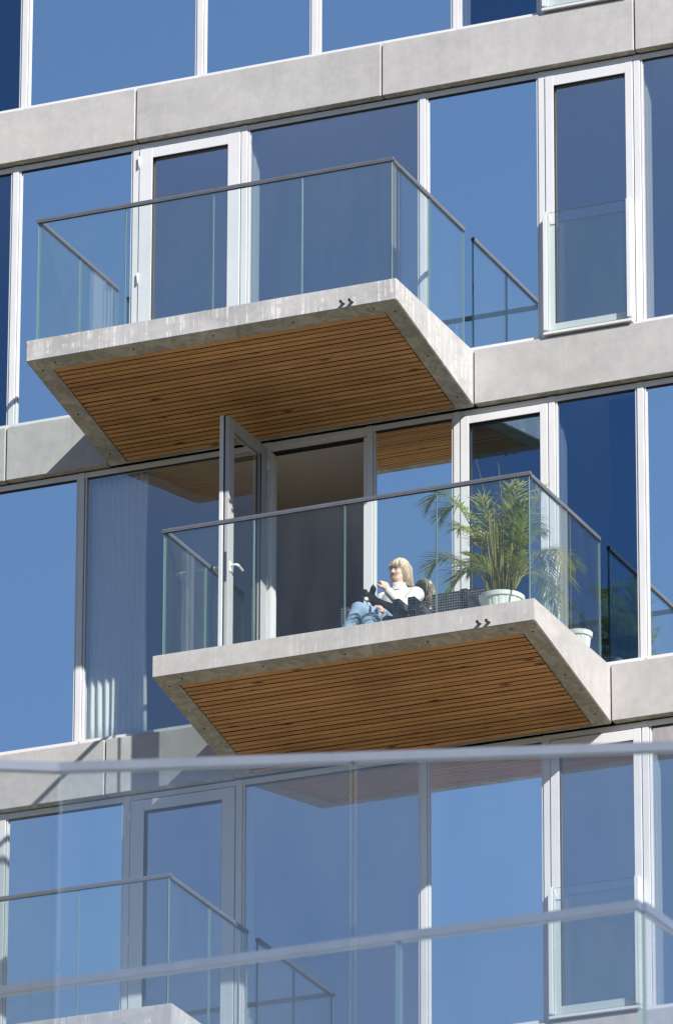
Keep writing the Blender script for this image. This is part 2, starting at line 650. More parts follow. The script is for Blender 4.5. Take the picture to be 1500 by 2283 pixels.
def band_gap(z, joints, xa, xb):
    left = [x for x in joints if x < xa - 0.01]
    right = [x for x in joints if x > xb + 0.01]
    for xs in ([XL] + left + [xa - 0.006], [xb + 0.006] + right + [XR]):
        for a, b_ in zip(xs[:-1], xs[1:]):
            q = MB()
            q.box(a + 0.006, b_ - 0.006, 0, 0.24, z - BT, z - 0.004, b=0.007)
            q.build('spandrel_panel', 'concrete_band', B)
    q = MB()
    q.box(XL, XR, 0.262, 5.6, z - BT + 0.02, z - 0.03)
    q.build('floor_slab', 'oak_floor', B)
    q = MB()
    q.box(XL, XR, 0.255, 5.6, z - BT - 0.005, z - BT + 0.016)
    q.build('ceiling', 'ceiling_paint', B)
    q = MB()
    q.box(XL, XR, 0.243, 0.252, z - BT + 0.03, z - 0.05)
    q.build('joint_backing', 'shadow_gap', B)


band_gap(0.0, [-6.65, -4.336, 2.33, 4.65], X1 - LB, X1)
band_gap(-3.0, [-5.67, -3.35, 3.52], X2 - LB, X2)
band_gap(-6.0, [-7.6, 0.37, 2.69, 5.0], X3 - LB, X3)
band(-9.0, [-5.47, -3.15, -0.833, 1.484, 3.8])

# ---- windows: each storey is a list of openings between mullions
MW = 0.056


def mullion(x, z, inner=True):
    q = MB()
    q.box(x, x + MW, FACE, 0.21, z + 0.004, z + 2.484, b=0.002)
    q.box(x, x + MW, FACE + 0.012, 0.21, z + 2.4845, z + 2.4968, 1)
    if inner:
        q.box(x - 0.012, x + MW + 0.012, 0.211, 0.30, z + 0.001, z + 2.485, 2)
    q.build('mullion', ['frame_paint', 'gasket', 'frame_inner'], B)


def window(xa, xb, z, glass, shade=None):
    """fixed light between two mullions"""
    zt, zb = z + 2.437, z + 0.038
    q = MB()
    q.box(xa + 0.001, xb - 0.001, FACE + 0.006, 0.15, zt, z + 2.482)
    q.box(xa + 0.001, xb - 0.001, FACE + 0.014, 0.15, z + 2.4825, z + 2.4965, 1)
    q.box(xa + 0.001, xb - 0.001, FACE - 0.012, 0.15, z + 0.002, zb)
    # glazing beads, set a hair inside the gasket line
    for a, b_ in ((xa + 0.006, xa + 0.020), (xb - 0.020, xb - 0.006)):
        q.box(a, b_, 0.072, GLASS - 0.002, zb + 0.001, zt - 0.001)
    q.box(xa + 0.001, xa + 0.006, 0.078, GLASS - 0.003, zb, zt, 1)
    q.box(xb - 0.006, xb - 0.001, 0.078, GLASS - 0.003, zb, zt, 1)
    q.box(xa + 0.021, xb - 0.021, 0.08, GLASS - 0.004, zt - 0.014, zt - 0.0005, 1)
    fo = q.build('window', ['frame_paint', 'gasket'], B)
    pane(xa + 0.003, xb - 0.003, zb - 0.01, zt + 0.01, GLASS, glass, fo)
    return fo


def pane(x0, x1, z0, z1, y, glass, parent):
    q = MB()
    q.box(x0, x1, y, y + 0.028, z0, z1, 1)
    o = q.build('pane', [glass, 'glass_back'], parent)
    for pl in o.data.polygons:
        if pl.normal.y < -0.9:
            pl.material_index = 0
    return o


def leaf(xa, xb, z, glass, sl, sr, st, sb, hinge=True, ztop=2.437, handle_side=None):
    """a door or casement leaf with broad painted stiles"""
    q = MB()
    q.box(xa + 0.001, xb - 0.001, FACE + 0.006, 0.15, z + ztop, z + 2.482)
    q.box(xa + 0.001, xb - 0.001, FACE + 0.014, 0.15, z + 2.4825, z + 2.4965, 1)         # head of the outer frame
    q.box(xa + 0.001, xb - 0.001, FACE - 0.005, 0.15, z + 0.002, z + 0.03)
    q.box(xa + 0.001, xb - 0.001, 0.075, 0.13, z + ztop - 0.03, z + ztop - 0.001, 1)
    q.box(xa + 0.001, xa + 0.02, 0.075, 0.13, z + 0.031, z + ztop - 0.031, 1)
    q.box(xb - 0.02, xb - 0.001, 0.075, 0.13, z + 0.031, z + ztop - 0.031, 1)
    d = q.build('door', ['frame_paint', 'gasket'], B)
    a, b_, t0, t1 = xa + 0.009, xb - 0.009, z + 0.036, z + ztop - 0.010
    y0, y1 = FACE - 0.008, 0.115
    q = MB()
    q.box(a, a + sl, y0, y1, t0, t1, b=0.002)
    q.box(b_ - sr, b_, y0, y1, t0, t1, b=0.002)
    q.box(a + sl + 0.0005, b_ - sr - 0.0005, y0 + 0.0015, y1, t1 - st, t1 - 0.001, b=0.002)
    q.box(a + sl + 0.0005, b_ - sr - 0.0005, y0 + 0.0015, y1, t0 + 0.001, t0 + sb, b=0.002)
    for xx in (a + sl, b_ - sr - 0.004):
        q.box(xx, xx + 0.004, y0 + 0.006, 0.094, t0 + sb, t1 - st, 1)
    q.box(a + sl + 0.004, b_ - sr - 0.004, y0 + 0.006, 0.094, t1 - st - 0.005, t1 - st, 1)
    q.build('leaf_frame', ['frame_paint', 'gasket'], d)
    pane(a + sl - 0.008, b_ - sr + 0.008, t0 + sb - 0.008, t1 - st + 0.008, 0.096, glass, d)
    if hinge:
        for zz in (t0 + 0.16, t0 + 1.12, t1 - 0.17):
            h = MB()
            h.tube([(a - 0.004, y0 - 0.007, zz), (a - 0.004, y0 - 0.007, zz + 0.10)], 0.008, 8)
            h.build('hinge', 'handle_white', d, True)
    return d


def juliet(xa, xb, z):
    """glass safety barrier in front of a full height casement"""
    q = MB()
    for x0, x1 in ((xa + 0.012, xa + 0.048), (xb - 0.048, xb - 0.012)):
        q.box(x0, x1, -0.032, 0.05, z + 0.05, z + 1.13, b=0.002)
    q.box(xa + 0.010, xb - 0.010, -0.028, 0.05, z + 0.012, z + 0.034, 1)
    j = q.build('window_guard', ['frame_paint', 'frame_paint'], B)
    glass_panel((xa + 0.05, -0.012), (xb - 0.05, -0.012), z + 0.045, z + 1.125, j, 'railing_glass', 0.012)


def glass_panel(p0, p1, z0, z1, parent, mat='railing_glass', th=0.017, name='glass_panel'):
    a, b_ = Vector((p0[0], p0[1], 0)), Vector((p1[0], p1[1], 0))
    d = (b_ - a).normalized()
    n = Vector((-d.y, d.x, 0)) * th / 2
    q = MB()
    vs = []
    for e in (a, b_):
        for s in (-1, 1):
            for zz in (z0, z1):
                vs.append((e.x + n.x * s, e.y + n.y * s, zz))
    # faces: two large (0), four edges (1)
    q.add(vs, [(0, 4, 5, 1), (2, 3, 7, 6)], 0)
    o_ = len(q.v) - 8
    q.f += [(0, 1, 3, 2), (4, 6, 7, 5), (0, 2, 6, 4), (1, 5, 7, 3)]
    q.mi += [1, 1, 1, 1]
    return q.build(name, [mat, 'glass_edge'], parent)


def storey(z, spec):
    """spec: list of (left x of mullion, kind, glass) to the right of that mullion"""
    for i, s in enumerate(spec):
        x = s[0]
        mullion(x, z, s[1] != 'o')
        if i + 1 == len(spec):
            continue
        xa, xb = x + MW, spec[i + 1][0]
        kind, glass = s[1], s[2]
        if kind == 'w':
            window(xa, xb, z, glass)
        elif kind == 'd':
            leaf(xa, xb, z, glass, 0.122, 0.115, 0.095, 0.14)
        elif kind == 'c':
            leaf(xa, xb, z, glass, 0.075, 0.065, 0.070, 0.11, hinge=False)
        elif kind == 'j':
            leaf(xa, xb, z, glass, 0.075, 0.065, 0.095, 0.10, hinge=False)
            juliet(xa, xb, z)


odd = [(-7.9, 'w', 'glass_mirror'), (-6.1, 'w', 'glass_dark'), (-4.352, 'w', 'glass_mirror'), (-3.195, 'd', 'glass_clear'), (-2.169, 'w', 'glass_clear'), (-0.506, 'w', 'glass_mirror'),
       (0.585, 'j', 'glass_clear'), (1.450, 'w', 'glass_clear'), (3.1, 'w', 'glass_mirror'), (4.6, 'w', 'glass_clear'), (6.1, 'e', '')]
storey(0.0, odd)
storey(-6.0, [(a, b_, ('glass_mirror' if (c == 'glass_dark') else c)) for a, b_, c in odd])
storey(3.0, [(-7.9, 'w', 'glass_mirror'), (-6.1, 'w', 'glass_dark'), (-4.291, 'w', 'glass_mirror'), (-2.600, 'w', 'glass_mirror'), (-1.515, 'w', 'glass_mirror'), (-0.197, 'w', 'glass_dark'),
             (0.592, 'j', 'glass_clear'), (1.450, 'w', 'glass_clear'), (3.1, 'w', 'glass_mirror'), (6.1, 'e', '')])
# storey with the open door
row2 = [(-7.9, 'w', 'glass_mirror'), (-5.6, 'w', 'glass_mirror'), (-3.668, 'w', 'glass_curtained'), (-1.935, 'o', ''), (-0.993, 'w', 'glass_mirror'), (-0.200, 'c', 'glass_dark'),
        (0.655, 'w', 'glass_dark'), (1.446, 'w', 'glass_mirror'), (3.1, 'w', 'glass_mirror'), (6.1, 'e', '')]
storey(-3.0, row2)

# ---- inner partitions of the flats
for z, xs in ((0.0, (-6.07, 4.63)), (3.0, (-6.07, 3.13)), (-3.0, (-5.57, 3.13)), (-6.0, (-6.07, 4.63))):
    for x in xs:
        q = MB()
        q.box(x - 0.05, x + 0.05, 0.26, 5.55, z - 0.02, z + 2.49)
        q.build('partition_wall', 'wall_paint', B)
    q = MB()
    q.box(XL, XR, 4.4, 4.5, z - 0.02, z + 2.485)
    q.build('rear_wall', 'wall_paint', B)
for x0, x1 in ((XL - 0.12, XL - 0.002), (XR + 0.002, XR + 0.12)):
    q = MB()
    q.box(x0, x1, 0.0, 12, GZ, 6.6)
    q.build('end_wall', 'concrete_core', B)

# ---- open door of the middle storey: hinged at its left jamb, swung out over the balcony
HX0, HX1 = -1.972, -1.888
z = -3.0
q = MB()
q.box(-1.935 + MW + 0.001, -0.994, FACE + 0.006, 0.15, z + 2.437, z + 2.482)
q.box(-1.935 + MW + 0.001, -0.994, FACE + 0.014, 0.15, z + 2.4825, z + 2.4965, 1)
q.box(-1.935 + MW + 0.001, -0.994, 0.076, 0.15, z + 2.405, z + 2.436)
q.box(-1.935 + MW + 0.001, -0.994, 0.095, 0.15, z + 2.385, z + 2.404, 1)
q.box(-1.935 + MW + 0.001, -0.994, 0.03, 0.15, z + 0.002, z + 0.03)
for x0, x1 in ((-1.935 + MW + 0.001, -1.935 + MW + 0.022), (-0.994 - 0.022, -0.994)):
    q.box(x0, x1, 0.06, 0.15, z + 0.031, z + 2.384)
d = q.build('door', ['frame_paint', 'gasket'], B)
YF, YH = -0.765, 0.028
t0, t1 = z + 0.036, z + 2.424
q = MB()
SW = 0.115


def lf(ya, yb, za, zb):
    q.box(HX0, HX0 + 0.034, ya, yb, za, zb, b=0.002)
    q.box(HX0 + 0.0345, HX0 + 0.05, ya + (0.012 if ya == YF else 0), yb, za + 0.004, zb - 0.004, 1)
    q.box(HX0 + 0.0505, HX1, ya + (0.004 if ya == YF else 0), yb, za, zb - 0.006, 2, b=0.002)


lf(YF, YF + SW, t0, t1)
lf(YH - SW, YH, t0, t1)
lf(YF + SW + 0.0005, YH - SW - 0.0005, t1 - 0.095, t1 - 0.001)
lf(YF + SW + 0.0005, YH - SW - 0.0005, t0 + 0.001, t0 + 0.14)
q.box(HX1 - 0.012, HX1 - 0.003, YF + SW, YF + SW + 0.006, t0 + 0.14, t1 - 0.1, 1)
q.box(HX1 - 0.012, HX1 - 0.003, YH - SW - 0.006, YH - SW, t0 + 0.14, t1 - 0.1, 1)
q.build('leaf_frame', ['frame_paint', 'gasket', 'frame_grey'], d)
q = MB()
ya, yb, za, zb = YF + SW - 0.008, YH - SW + 0.008, t0 + 0.132, t1 - 0.088
q.box(HX0 + 0.028, HX0 + 0.056, ya, yb, za, zb, 1)
po = q.build('pane', ['glass_clear', 'glass_back'], d)
for pl in po.data.polygons:
    if pl.normal.x > 0.9:
        pl.material_index = 0
q = MB()
hz = z + 1.06
q.box(HX0 + 0.056, HX1 - 0.012, YF - 0.0015, YF + 0.01, hz - 0.13, hz + 0.13)
q.build('lock_plate', 'lock_metal', d)
for s, xx in ((1, HX1), (-1, HX0)):
    q = MB()
    q.box(min(xx, xx + s * 0.009), max(xx, xx + s * 0.009), YF + 0.030, YF + 0.062, hz - 0.035, hz + 0.055, b=0.002)
    q.tube([(xx + s * 0.006, YF + 0.046, hz + 0.02), (xx + s * 0.058, YF + 0.046, hz + 0.02), (xx + s * 0.066, YF + 0.060, hz + 0.018), (xx + s * 0.066, YF + 0.155, hz + 0.004)], [0.011, 0.011, 0.012, 0.010], 10)
    q.build('door_handle', 'handle_white', d)
for zz in (t0 + 0.16, t0 + 1.12, t1 - 0.2):
    h = MB()
    h.tube([(HX1 + 0.004, YH + 0.004, zz), (HX1 + 0.004, YH + 0.004, zz + 0.1)], 0.008, 8)
    h.build('hinge', 'handle_white', d, True)

# ------------------------------------------------------------------ balconies
DB, TH = 1.632, 0.194
KS = (BT - TH) / DB


def zs(y):
    return -TH - (DB + y) * KS


def balcony(xr, z, mat):
    x0, x1 = xr - LB, xr
    yf, yb = -DB, 0.036
    xi0, xi1, yi0, yi1 = x0 + 0.172, x1 - 0.162, -1.466, 0.024
    dpt = 0.05
    bm = bmesh.new()

    def V(x, y, zz):
        return bm.verts.new((x, y, zz + z + ZO))
    tf = [V(x0, yf, -0.002), V(x1, yf, -0.002), V(x1, yb, -0.002), V(x0, yb, -0.002)]
    bf = [V(x0, yf, zs(yf)), V(x1, yf, zs(yf)), V(x1, yb, zs(yb)), V(x0, yb, zs(yb))]
    inn = [V(xi0, yi0, zs(yi0)), V(xi1, yi0, zs(yi0)), V(xi1, yi1, zs(yi1)), V(xi0, yi1, zs(yi1))]
    top = [V(xi0, yi0, zs(yi0) + dpt), V(xi1, yi0, zs(yi0) + dpt), V(xi1, yi1, zs(yi1) + dpt), V(xi0, yi1, zs(yi1) + dpt)]
    bm.faces.new(tf)
    for i in range(4):
        j = (i + 1) % 4
        bm.faces.new((tf[i], bf[i], bf[j], tf[j]))
        bm.faces.new((bf[i], inn[i], inn[j], bf[j]))
        bm.faces.new((inn[i], top[i], top[j], inn[j]))
    bm.faces.new(top[::-1])
    bm.edges.ensure_lookup_table()
    outer = set(tf[:2] + bf[:2])
    ed = [e for e in bm.edges if (e.verts[0] in tf + bf and e.verts[1] in tf + bf and (e.verts[0] in outer or e.verts[1] in outer))]
    bmesh.ops.bevel(bm, geom=ed, offset=0.007, segments=2, affect='EDGES')
    bmesh.ops.recalc_face_normals(bm, faces=bm.faces[:])
    me = bpy.data.meshes.new('balcony')
    bm.to_mesh(me)
    bm.free()
    me.materials.append(MATS[mat])
    s = link(bpy.data.objects.new('balcony', me), B)
    # timber boards under the slab
    nb = 24
    ya, yb2 = yi0 + 0.006, yi1 - 0.004
    pitch = (yb2 - ya) / nb
    for i in range(nb):
        a, b_ = ya + i * pitch, ya + (i + 1) * pitch - 0.0115
        q = MB()
        jx = random.uniform(0, 0.004)
        dz = random.uniform(0.003, 0.006)
        e0, e1 = xi0 + 0.007 + jx, xi1 - 0.008 - jx
        vs = []
        for xx in (e0, e1):
            for yy in (a, b_):
                for t in (dz, dz + 0.014):
                    vs.append((xx, yy, z + zs(yy) + t))
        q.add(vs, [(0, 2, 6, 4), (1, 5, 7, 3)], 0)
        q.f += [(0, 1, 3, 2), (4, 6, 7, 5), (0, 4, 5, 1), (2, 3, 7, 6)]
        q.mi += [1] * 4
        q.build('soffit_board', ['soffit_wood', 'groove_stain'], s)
    # dark lining the boards are fixed to
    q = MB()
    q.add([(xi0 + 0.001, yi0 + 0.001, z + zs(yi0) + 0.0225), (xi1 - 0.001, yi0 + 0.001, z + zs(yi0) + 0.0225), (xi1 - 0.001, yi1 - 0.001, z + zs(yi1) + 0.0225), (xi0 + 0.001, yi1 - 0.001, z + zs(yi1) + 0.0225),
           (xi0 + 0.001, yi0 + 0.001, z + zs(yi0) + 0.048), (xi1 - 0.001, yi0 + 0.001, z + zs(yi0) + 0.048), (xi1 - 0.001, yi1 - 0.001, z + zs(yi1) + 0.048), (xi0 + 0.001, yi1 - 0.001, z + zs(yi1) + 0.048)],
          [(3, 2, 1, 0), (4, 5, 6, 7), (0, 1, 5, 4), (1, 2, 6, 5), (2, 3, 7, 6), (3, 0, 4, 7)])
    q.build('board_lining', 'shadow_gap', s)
    # anchor holes in the concrete border
    hs = [(x0 + t * LB, -1.555) for t in (0.07, 0.285, 0.5, 0.715, 0.93)] + [(xx, yy) for xx in (x0 + 0.085, x1 - 0.08) for yy in (-1.47, -0.78, -0.14)]
    for hx, hy in hs:
        q = MB()
        hz_ = z + zs(hy)
        q.lathe((hx, hy, hz_), [(0.0005, -0.0025), (0.0095, -0.0025), (0.0095, 0.002)], 10)
        q.build('anchor_hole', 'dark_hole', s)
    # overflow spouts in the front edge
    for xx in (x1 - 0.47, x1 - 0.392):
        q = MB()
        q.lathe((0, 0, 0), [(0.0001, 0.02), (0.010, 0.02), (0.011, -0.002), (0.0145, -0.002), (0.0145, 0.075), (0.018, 0.075), (0.018, 0.083)], 14)
        q.v = [(xx + a, -DB - 0.068 + c, z - 0.148 + b_ - 0.18 * (0.08 - c)) for a, b_, c in q.v]
        q.build('drain_spout', 'spout_metal', s, True)
    # glass balustrade
    SB = 0.066
    gx0, gx1, gy = x0 + SB, x1 - SB, -DB + SB
    zt = z + 1.098
    n = 4
    wq = (gx1 - gx0) / n
    for i in range(n):
        glass_panel((gx0 + i * wq + (0.004 if i else 0.0), gy), (gx0 + (i + 1) * wq - (0.004 if i < n - 1 else 0.0), gy), z + 0.0, zt, s)
    ye = -0.012
    for gx in (gx0, gx1):
        ym = -0.76
        xx = gx + (0.0085 if gx == gx0 else -0.0085)
        glass_panel((xx, gy + 0.012), (xx, ym - 0.004), z + 0.0, zt, s)
        glass_panel((xx, ym + 0.004), (xx, ye), z + 0.0, zt, s)
    rw = 0.017
    for (a, b_) in (((gx0 - rw, gx1 + rw), (gy - rw, gy + rw)), ((gx0 - rw + 0.0085, gx0 + rw + 0.0085), (gy + rw + 0.0005, ye)), ((gx1 - rw - 0.0085, gx1 + rw - 0.0085), (gy + rw + 0.0005, ye))):
        q = MB()
        q.box(a[0], a[1], b_[0], b_[1], z + 1.0985, z + 1.1215, b=0.002)
        # the two lips of the channel that clasp the glass
        if a[1] - a[0] > 0.1:
            q.box(a[0] + 0.001, a[1] - 0.001, b_[0] + 0.001, b_[0] + 0.006, z + 1.088, z + 1.098)
            q.box(a[0] + 0.001, a[1] - 0.001, b_[1] - 0.006, b_[1] - 0.001, z + 1.088, z + 1.098)
        else:
            q.box(a[0] + 0.001, a[0] + 0.006, b_[0], b_[1] - 0.002, z + 1.088, z + 1.098)
            q.box(a[1] - 0.006, a[1] - 0.001, b_[0], b_[1] - 0.002, z + 1.088, z + 1.098)
        q.build('handrail', 'rail_metal', s)
    return s


b1 = balcony(X1, 0.0, 'concrete_slab_old')
b1['label'] = 'balcony slab with pale lime runs down its front edge'
b2 = balcony(X2, -3.0, 'concrete_slab')
b2['label'] = 'balcony on which the woman sits beside the palm'
balcony(X3, -6.0, 'concrete_slab_old')

# ------------------------------------------------------------------ curtains inside


def curtain(name, x0, x1, y, z0, z1, mat, folds, amp, label):
    nx, nz = folds * 10, 14
    vs, fs = [], []
    rnd = random.Random(3)
    ph = [rnd.uniform(-0.7, 0.7) for _ in range(folds + 2)]
    for k in range(nz + 1):
        tz = k / nz
        for i in range(nx + 1):
            t = i / nx
            f = t * folds
            a = amp * (0.6 + 0.7 * tz) * math.sin(2 * math.pi * f + ph[int(f)] * 0.5 + 0.4 * tz)
            xx = x0 + (x1 - x0) * t + 0.012 * math.sin(5 * tz + f)
            vs.append((xx, y + a, z1 + (z0 - z1) * tz))
    for k in range(nz):
        for i in range(nx):
            a = k * (nx + 1) + i
            fs.append((a, a + 1, a + nx + 2, a + nx + 1))
    q = MB()
    q.add(vs, fs)
    o = q.build(name, mat, None, True, fix=False)
    so = o.modifiers.new('cloth', 'SOLIDIFY')
    so.thickness = 0.002
    tag(o, label, 'curtain')
    return o


curtain('curtain', -3.59, -3.06, 0.175, -2.97, -0.52, 'curtain_pale', 9, 0.018, 'pale sheer curtain hanging behind the glass left of the open door')
curtain('curtain', 1.09, 1.42, 0.33, -2.97, -0.52, 'curtain_blue', 7, 0.02, 'dark blue curtain gathered behind the tall window right of the palm')

# ------------------------------------------------------------------ added unseen blocks behind the viewpoint, to cut ambient light on the facade
simple('dark_brick', (0.16, 0.095, 0.07), 0.85, 0, 1.5, 0.25)
simple('window_dark', (0.03, 0.035, 0.045), 0.15)
for bx0, bx1, lab in ((-110, 7, 'longer of two dark brick blocks of flats across the street'), (37, 150, 'shorter of two dark brick blocks of flats across the street')):  # gap between them left open so the terrace glass reflects sky
    OB = thing('brick_block', lab, 'building', ((bx0 + bx1) / 2, -86, GZ), 'brick blocks across the street')
    q = MB()
    q.box(bx0, bx1, -96, -76, GZ, 16.5)
    q.build('wall', 'dark_brick', OB)
    q = MB()
    q.box(bx0 - 0.5, bx1 + 0.5, -96.5, -75.5, 16.5005, 17.1)
    q.build('roof', 'concrete_core', OB)
    for k in range(1, 13, 2):
        for i in range(8):
            x = (bx1 - 42 if bx0 < 0 else bx0 + 2.5) + i * 5.0
            q = MB()
            q.box(x, x + 2.0, -76.05, -75.95, GZ + 1.2 + k * 3.2, GZ + 2.9 + k * 3.2)
            q.build('window', 'window_dark', OB)

# ------------------------------------------------------------------ near terrace whose glass rails cross the view
T = thing('terrace_building', 'nearer terrace with blurred glass balustrades and grey top rails', 'building', (12.5, -31, GZ))
TT = -18.12
q = MB()
q.add([(7.5, -36.2, GZ), (17.5, -33.05, GZ), (17.5, -26, GZ), (7.5, -26, GZ), (7.5, -36.2, TT - 0.3), (17.5, -33.05, TT - 0.3), (17.5, -26, TT - 0.3), (7.5, -26, TT - 0.3)],
      [(3, 2, 1, 0), (4, 5, 6, 7), (0, 1, 5, 4), (1, 2, 6, 5), (2, 3, 7, 6), (3, 0, 4, 7)])
q.build('wall', 'concrete_core', T)
q = MB()
q.add([(7.3, -36.4, TT - 0.299), (17.7, -33.1, TT - 0.299), (17.7, -25.8, TT - 0.299), (7.3, -25.8, TT - 0.299), (7.3, -36.4, TT), (17.7, -33.1, TT), (17.7, -25.8, TT), (7.3, -25.8, TT)],
      [(3, 2, 1, 0), (4, 5, 6, 7), (0, 1, 5, 4), (1, 2, 6, 5), (2, 3, 7, 6), (3, 0, 4, 7)])
q.build('terrace_slab', 'concrete_slab', T)


def terrace_rail(pts, joints, mat):
    """pts: plan polyline; each straight run one rail with glass below"""
    for i in range(len(pts) - 1):
        a, b_ = Vector(pts[i]), Vector(pts[i + 1])
        d = (b_ - a)
        L = d.length
        d.normalize()
        n = Vector((-d.y, d.x)) * 0.014
        q = MB()
        vs = []
        for e in (a - d * 0.0, b_):
            for s in (-1, 1):
                for zz in (-17.033, -17.003):
                    vs.append((e.x + n.x * s, e.y + n.y * s, zz))
        q.add(vs, [(0, 4, 5, 1), (2, 3, 7, 6), (0, 1, 3, 2), (4, 6, 7, 5), (0, 2, 6, 4), (1, 5, 7, 3)])
        r = q.build('handrail', mat, T)
        js = [0.0] + [j for j in joints[i] if j < L] + [L]
        for j0, j1 in zip(js[:-1], js[1:]):
            g0, g1 = a + d * (j0 + 0.006), a + d * (j1 - 0.006)
            glass_panel((g0.x, g0.y), (g1.x, g1.y), TT + 0.002, -17.034, r, 'terrace_glass')


u0 = Vector((12.78, -34.32))
ud = Vector((14.55 - 12.78, -33.77 + 34.32)).normalized()
ul = Vector((12.62 - 12.78, -34.41 + 34.32)).normalized()
terrace_rail([u0 + ul * 3.0, u0], [[1.5]], 'rail_metal_light')
terrace_rail([u0, u0 + ud * 4.2], [[0.892, 1.95, 3.05]], 'rail_metal_light')
terrace_rail([(9.2, -32.45), (13.93, -32.45)], [[1.3, 2.42, 3.9]], 'rail_metal_light')
terrace_rail([(13.93, -32.43), (14.02, -30.6)], [[0.95]], 'rail_metal_light')

# ------------------------------------------------------------------ organic shapes: blended round cones, meshed with surface nets


class Blob:
    def __init__(self, lo, hi, h):
        self.h = h
        self.lo = np.array(lo, np.float32)
        n = np.ceil((np.array(hi) - np.array(lo)) / h).astype(int) + 1
        self.n = n
        self.d = np.full(n, 9.0, np.float32)
        self.best = np.full(n, 9.0, np.float32)
        self.lab = np.zeros(n, np.int16)

    def _grid(self, lo, hi):
        a = np.clip(np.floor((lo - self.lo) / self.h).astype(int), 0, self.n - 1)
        b = np.clip(np.ceil((hi - self.lo) / self.h).astype(int) + 1, 1, self.n)
        ax = [self.lo[i] + self.h * np.arange(a[i], b[i], dtype=np.float32) for i in range(3)]
        return tuple(slice(a[i], b[i]) for i in range(3)), np.meshgrid(*ax, indexing='ij')

    def _merge(self, sl, d, lab, k, sub=False):
        D = self.d[sl]
        if sub:
            d = -d
            hh = np.clip(0.5 - 0.5 * (D - d) / k, 0, 1)
            self.d[sl] = D * (1 - hh) + d * hh + k * hh * (1 - hh)
            return
        hh = np.clip(0.5 + 0.5 * (D - d) / k, 0, 1)
        self.d[sl] = D * (1 - hh) + d * hh - k * hh * (1 - hh)
        m_ = d < self.best[sl]
        self.best[sl] = np.where(m_, d, self.best[sl])
        self.lab[sl] = np.where(m_, lab, self.lab[sl])

    def cone(self, a, b, ra, rb, lab=0, k=0.012, sub=False):
        a, b = np.array(a, np.float32), np.array(b, np.float32)
        r = max(ra, rb) + k * 2 + 0.02
        sl, (X, Y, Z) = self._grid(np.minimum(a, b) - r, np.maximum(a, b) + r)
        ab = b - a
        L2 = float(ab @ ab) + 1e-9
        t = np.clip(((X - a[0]) * ab[0] + (Y - a[1]) * ab[1] + (Z - a[2]) * ab[2]) / L2, 0, 1)
        d = np.sqrt((X - a[0] - t * ab[0]) ** 2 + (Y - a[1] - t * ab[1]) ** 2 + (Z - a[2] - t * ab[2]) ** 2) - (ra + (rb - ra) * t)
        self._merge(sl, d, lab, k, sub)

    def chain(self, pts, rs, lab=0, k=0.012):
        for i in range(len(pts) - 1):
            self.cone(pts[i], pts[i + 1], rs[i], rs[i + 1], lab, k)

    def ell(self, c, r, lab=0, k=0.012, rot=None, sub=False):
        c, r = np.array(c, np.float32), np.array(r, np.float32)
        R = float(r.max()) + k * 2 + 0.02
        sl, (X, Y, Z) = self._grid(c - R, c + R)
        q = np.stack([X - c[0], Y - c[1], Z - c[2]], -1)
        if rot is not None:
            q = q @ np.array(rot, np.float32)      # columns of rot: the ellipsoid's own axes
        k0 = np.sqrt(((q / r) ** 2).sum(-1))
        k1 = np.sqrt(((q / (r * r)) ** 2).sum(-1)) + 1e-6
        self._merge(sl, k0 * (k0 - 1) / k1, lab, k, sub)

    def mesh(self, name, mats, parent=None):
        D = self.d
        s = D < 0
        n = np.array(D.shape) - 1
        acc = np.zeros((*n, 3), np.float32)
        cnt = np.zeros(n, np.float32)
        cor = [(i, j, k) for i in (0, 1) for j in (0, 1) for k in (0, 1)]

        def blk(A, c):
            return A[c[0]:c[0] + n[0], c[1]:c[1] + n[1], c[2]:c[2] + n[2]]
        for i, a in enumerate(cor):
            for b in cor[i + 1:]:
                if sum(abs(a[t] - b[t]) for t in range(3)) != 1:
                    continue
                da, db = blk(D, a), blk(D, b)
                m_ = (da < 0) != (db < 0)
                t = np.where(m_, da / np.where(m_, da - db, 1), 0)
                for ax in range(3):
                    acc[..., ax] += np.where(m_, a[ax] + (b[ax] - a[ax]) * t, 0)
                cnt += m_
        act = cnt > 0
        idx = np.full(n, -1, np.int64)
        ii = np.argwhere(act)
        idx[act] = np.arange(len(ii))
        verts = (ii + acc[act] / cnt[act][:, None]) * self.h + self.lo
        faces, labs = [], []
        for ax in range(3):
            u, v_ = (ax + 1) % 3, (ax + 2) % 3
            sa = [slice(1, n[t]) for t in range(3)]
            sa[ax] = slice(0, n[ax])
            sb = list(sa)
            sb[ax] = slice(1, n[ax] + 1)
            A, Bq = s[tuple(sa)], s[tuple(sb)]
            for flip, mm in ((False, A & ~Bq), (True, ~A & Bq)):
                e = np.argwhere(mm)
                if not len(e):
                    continue
                e[:, u] += 1
                e[:, v_] += 1
                du = np.zeros(3, int)
                du[u] = 1
                dv = np.zeros(3, int)
                dv[v_] = 1
                qd = [e - du - dv, e - dv, e, e - du]
                f = np.stack([idx[tuple(w_.T)] for w_ in qd], 1)
                faces.append(f[:, ::-1] if flip else f)
                labs.append(self.lab[tuple(e.T)])
        faces = np.concatenate(faces)
        labs = np.concatenate(labs)
        me = bpy.data.meshes.new(name)
        verts[:, 2] += ZO
        me.from_pydata(verts.tolist(), [], faces.tolist())
        for q_ in mats:
            me.materials.append(MATS[q_])
        me.polygons.foreach_set('material_index', labs.astype(np.int32))
        me.polygons.foreach_set('use_smooth', [True] * len(faces))
        me.update()
        return link(bpy.data.objects.new(name, me), parent)


def vadd(p, *terms):
    o_ = np.array(p, float)
    for s_, d_ in terms:
        o_ = o_ + s_ * np.array(d_, float)
    return o_


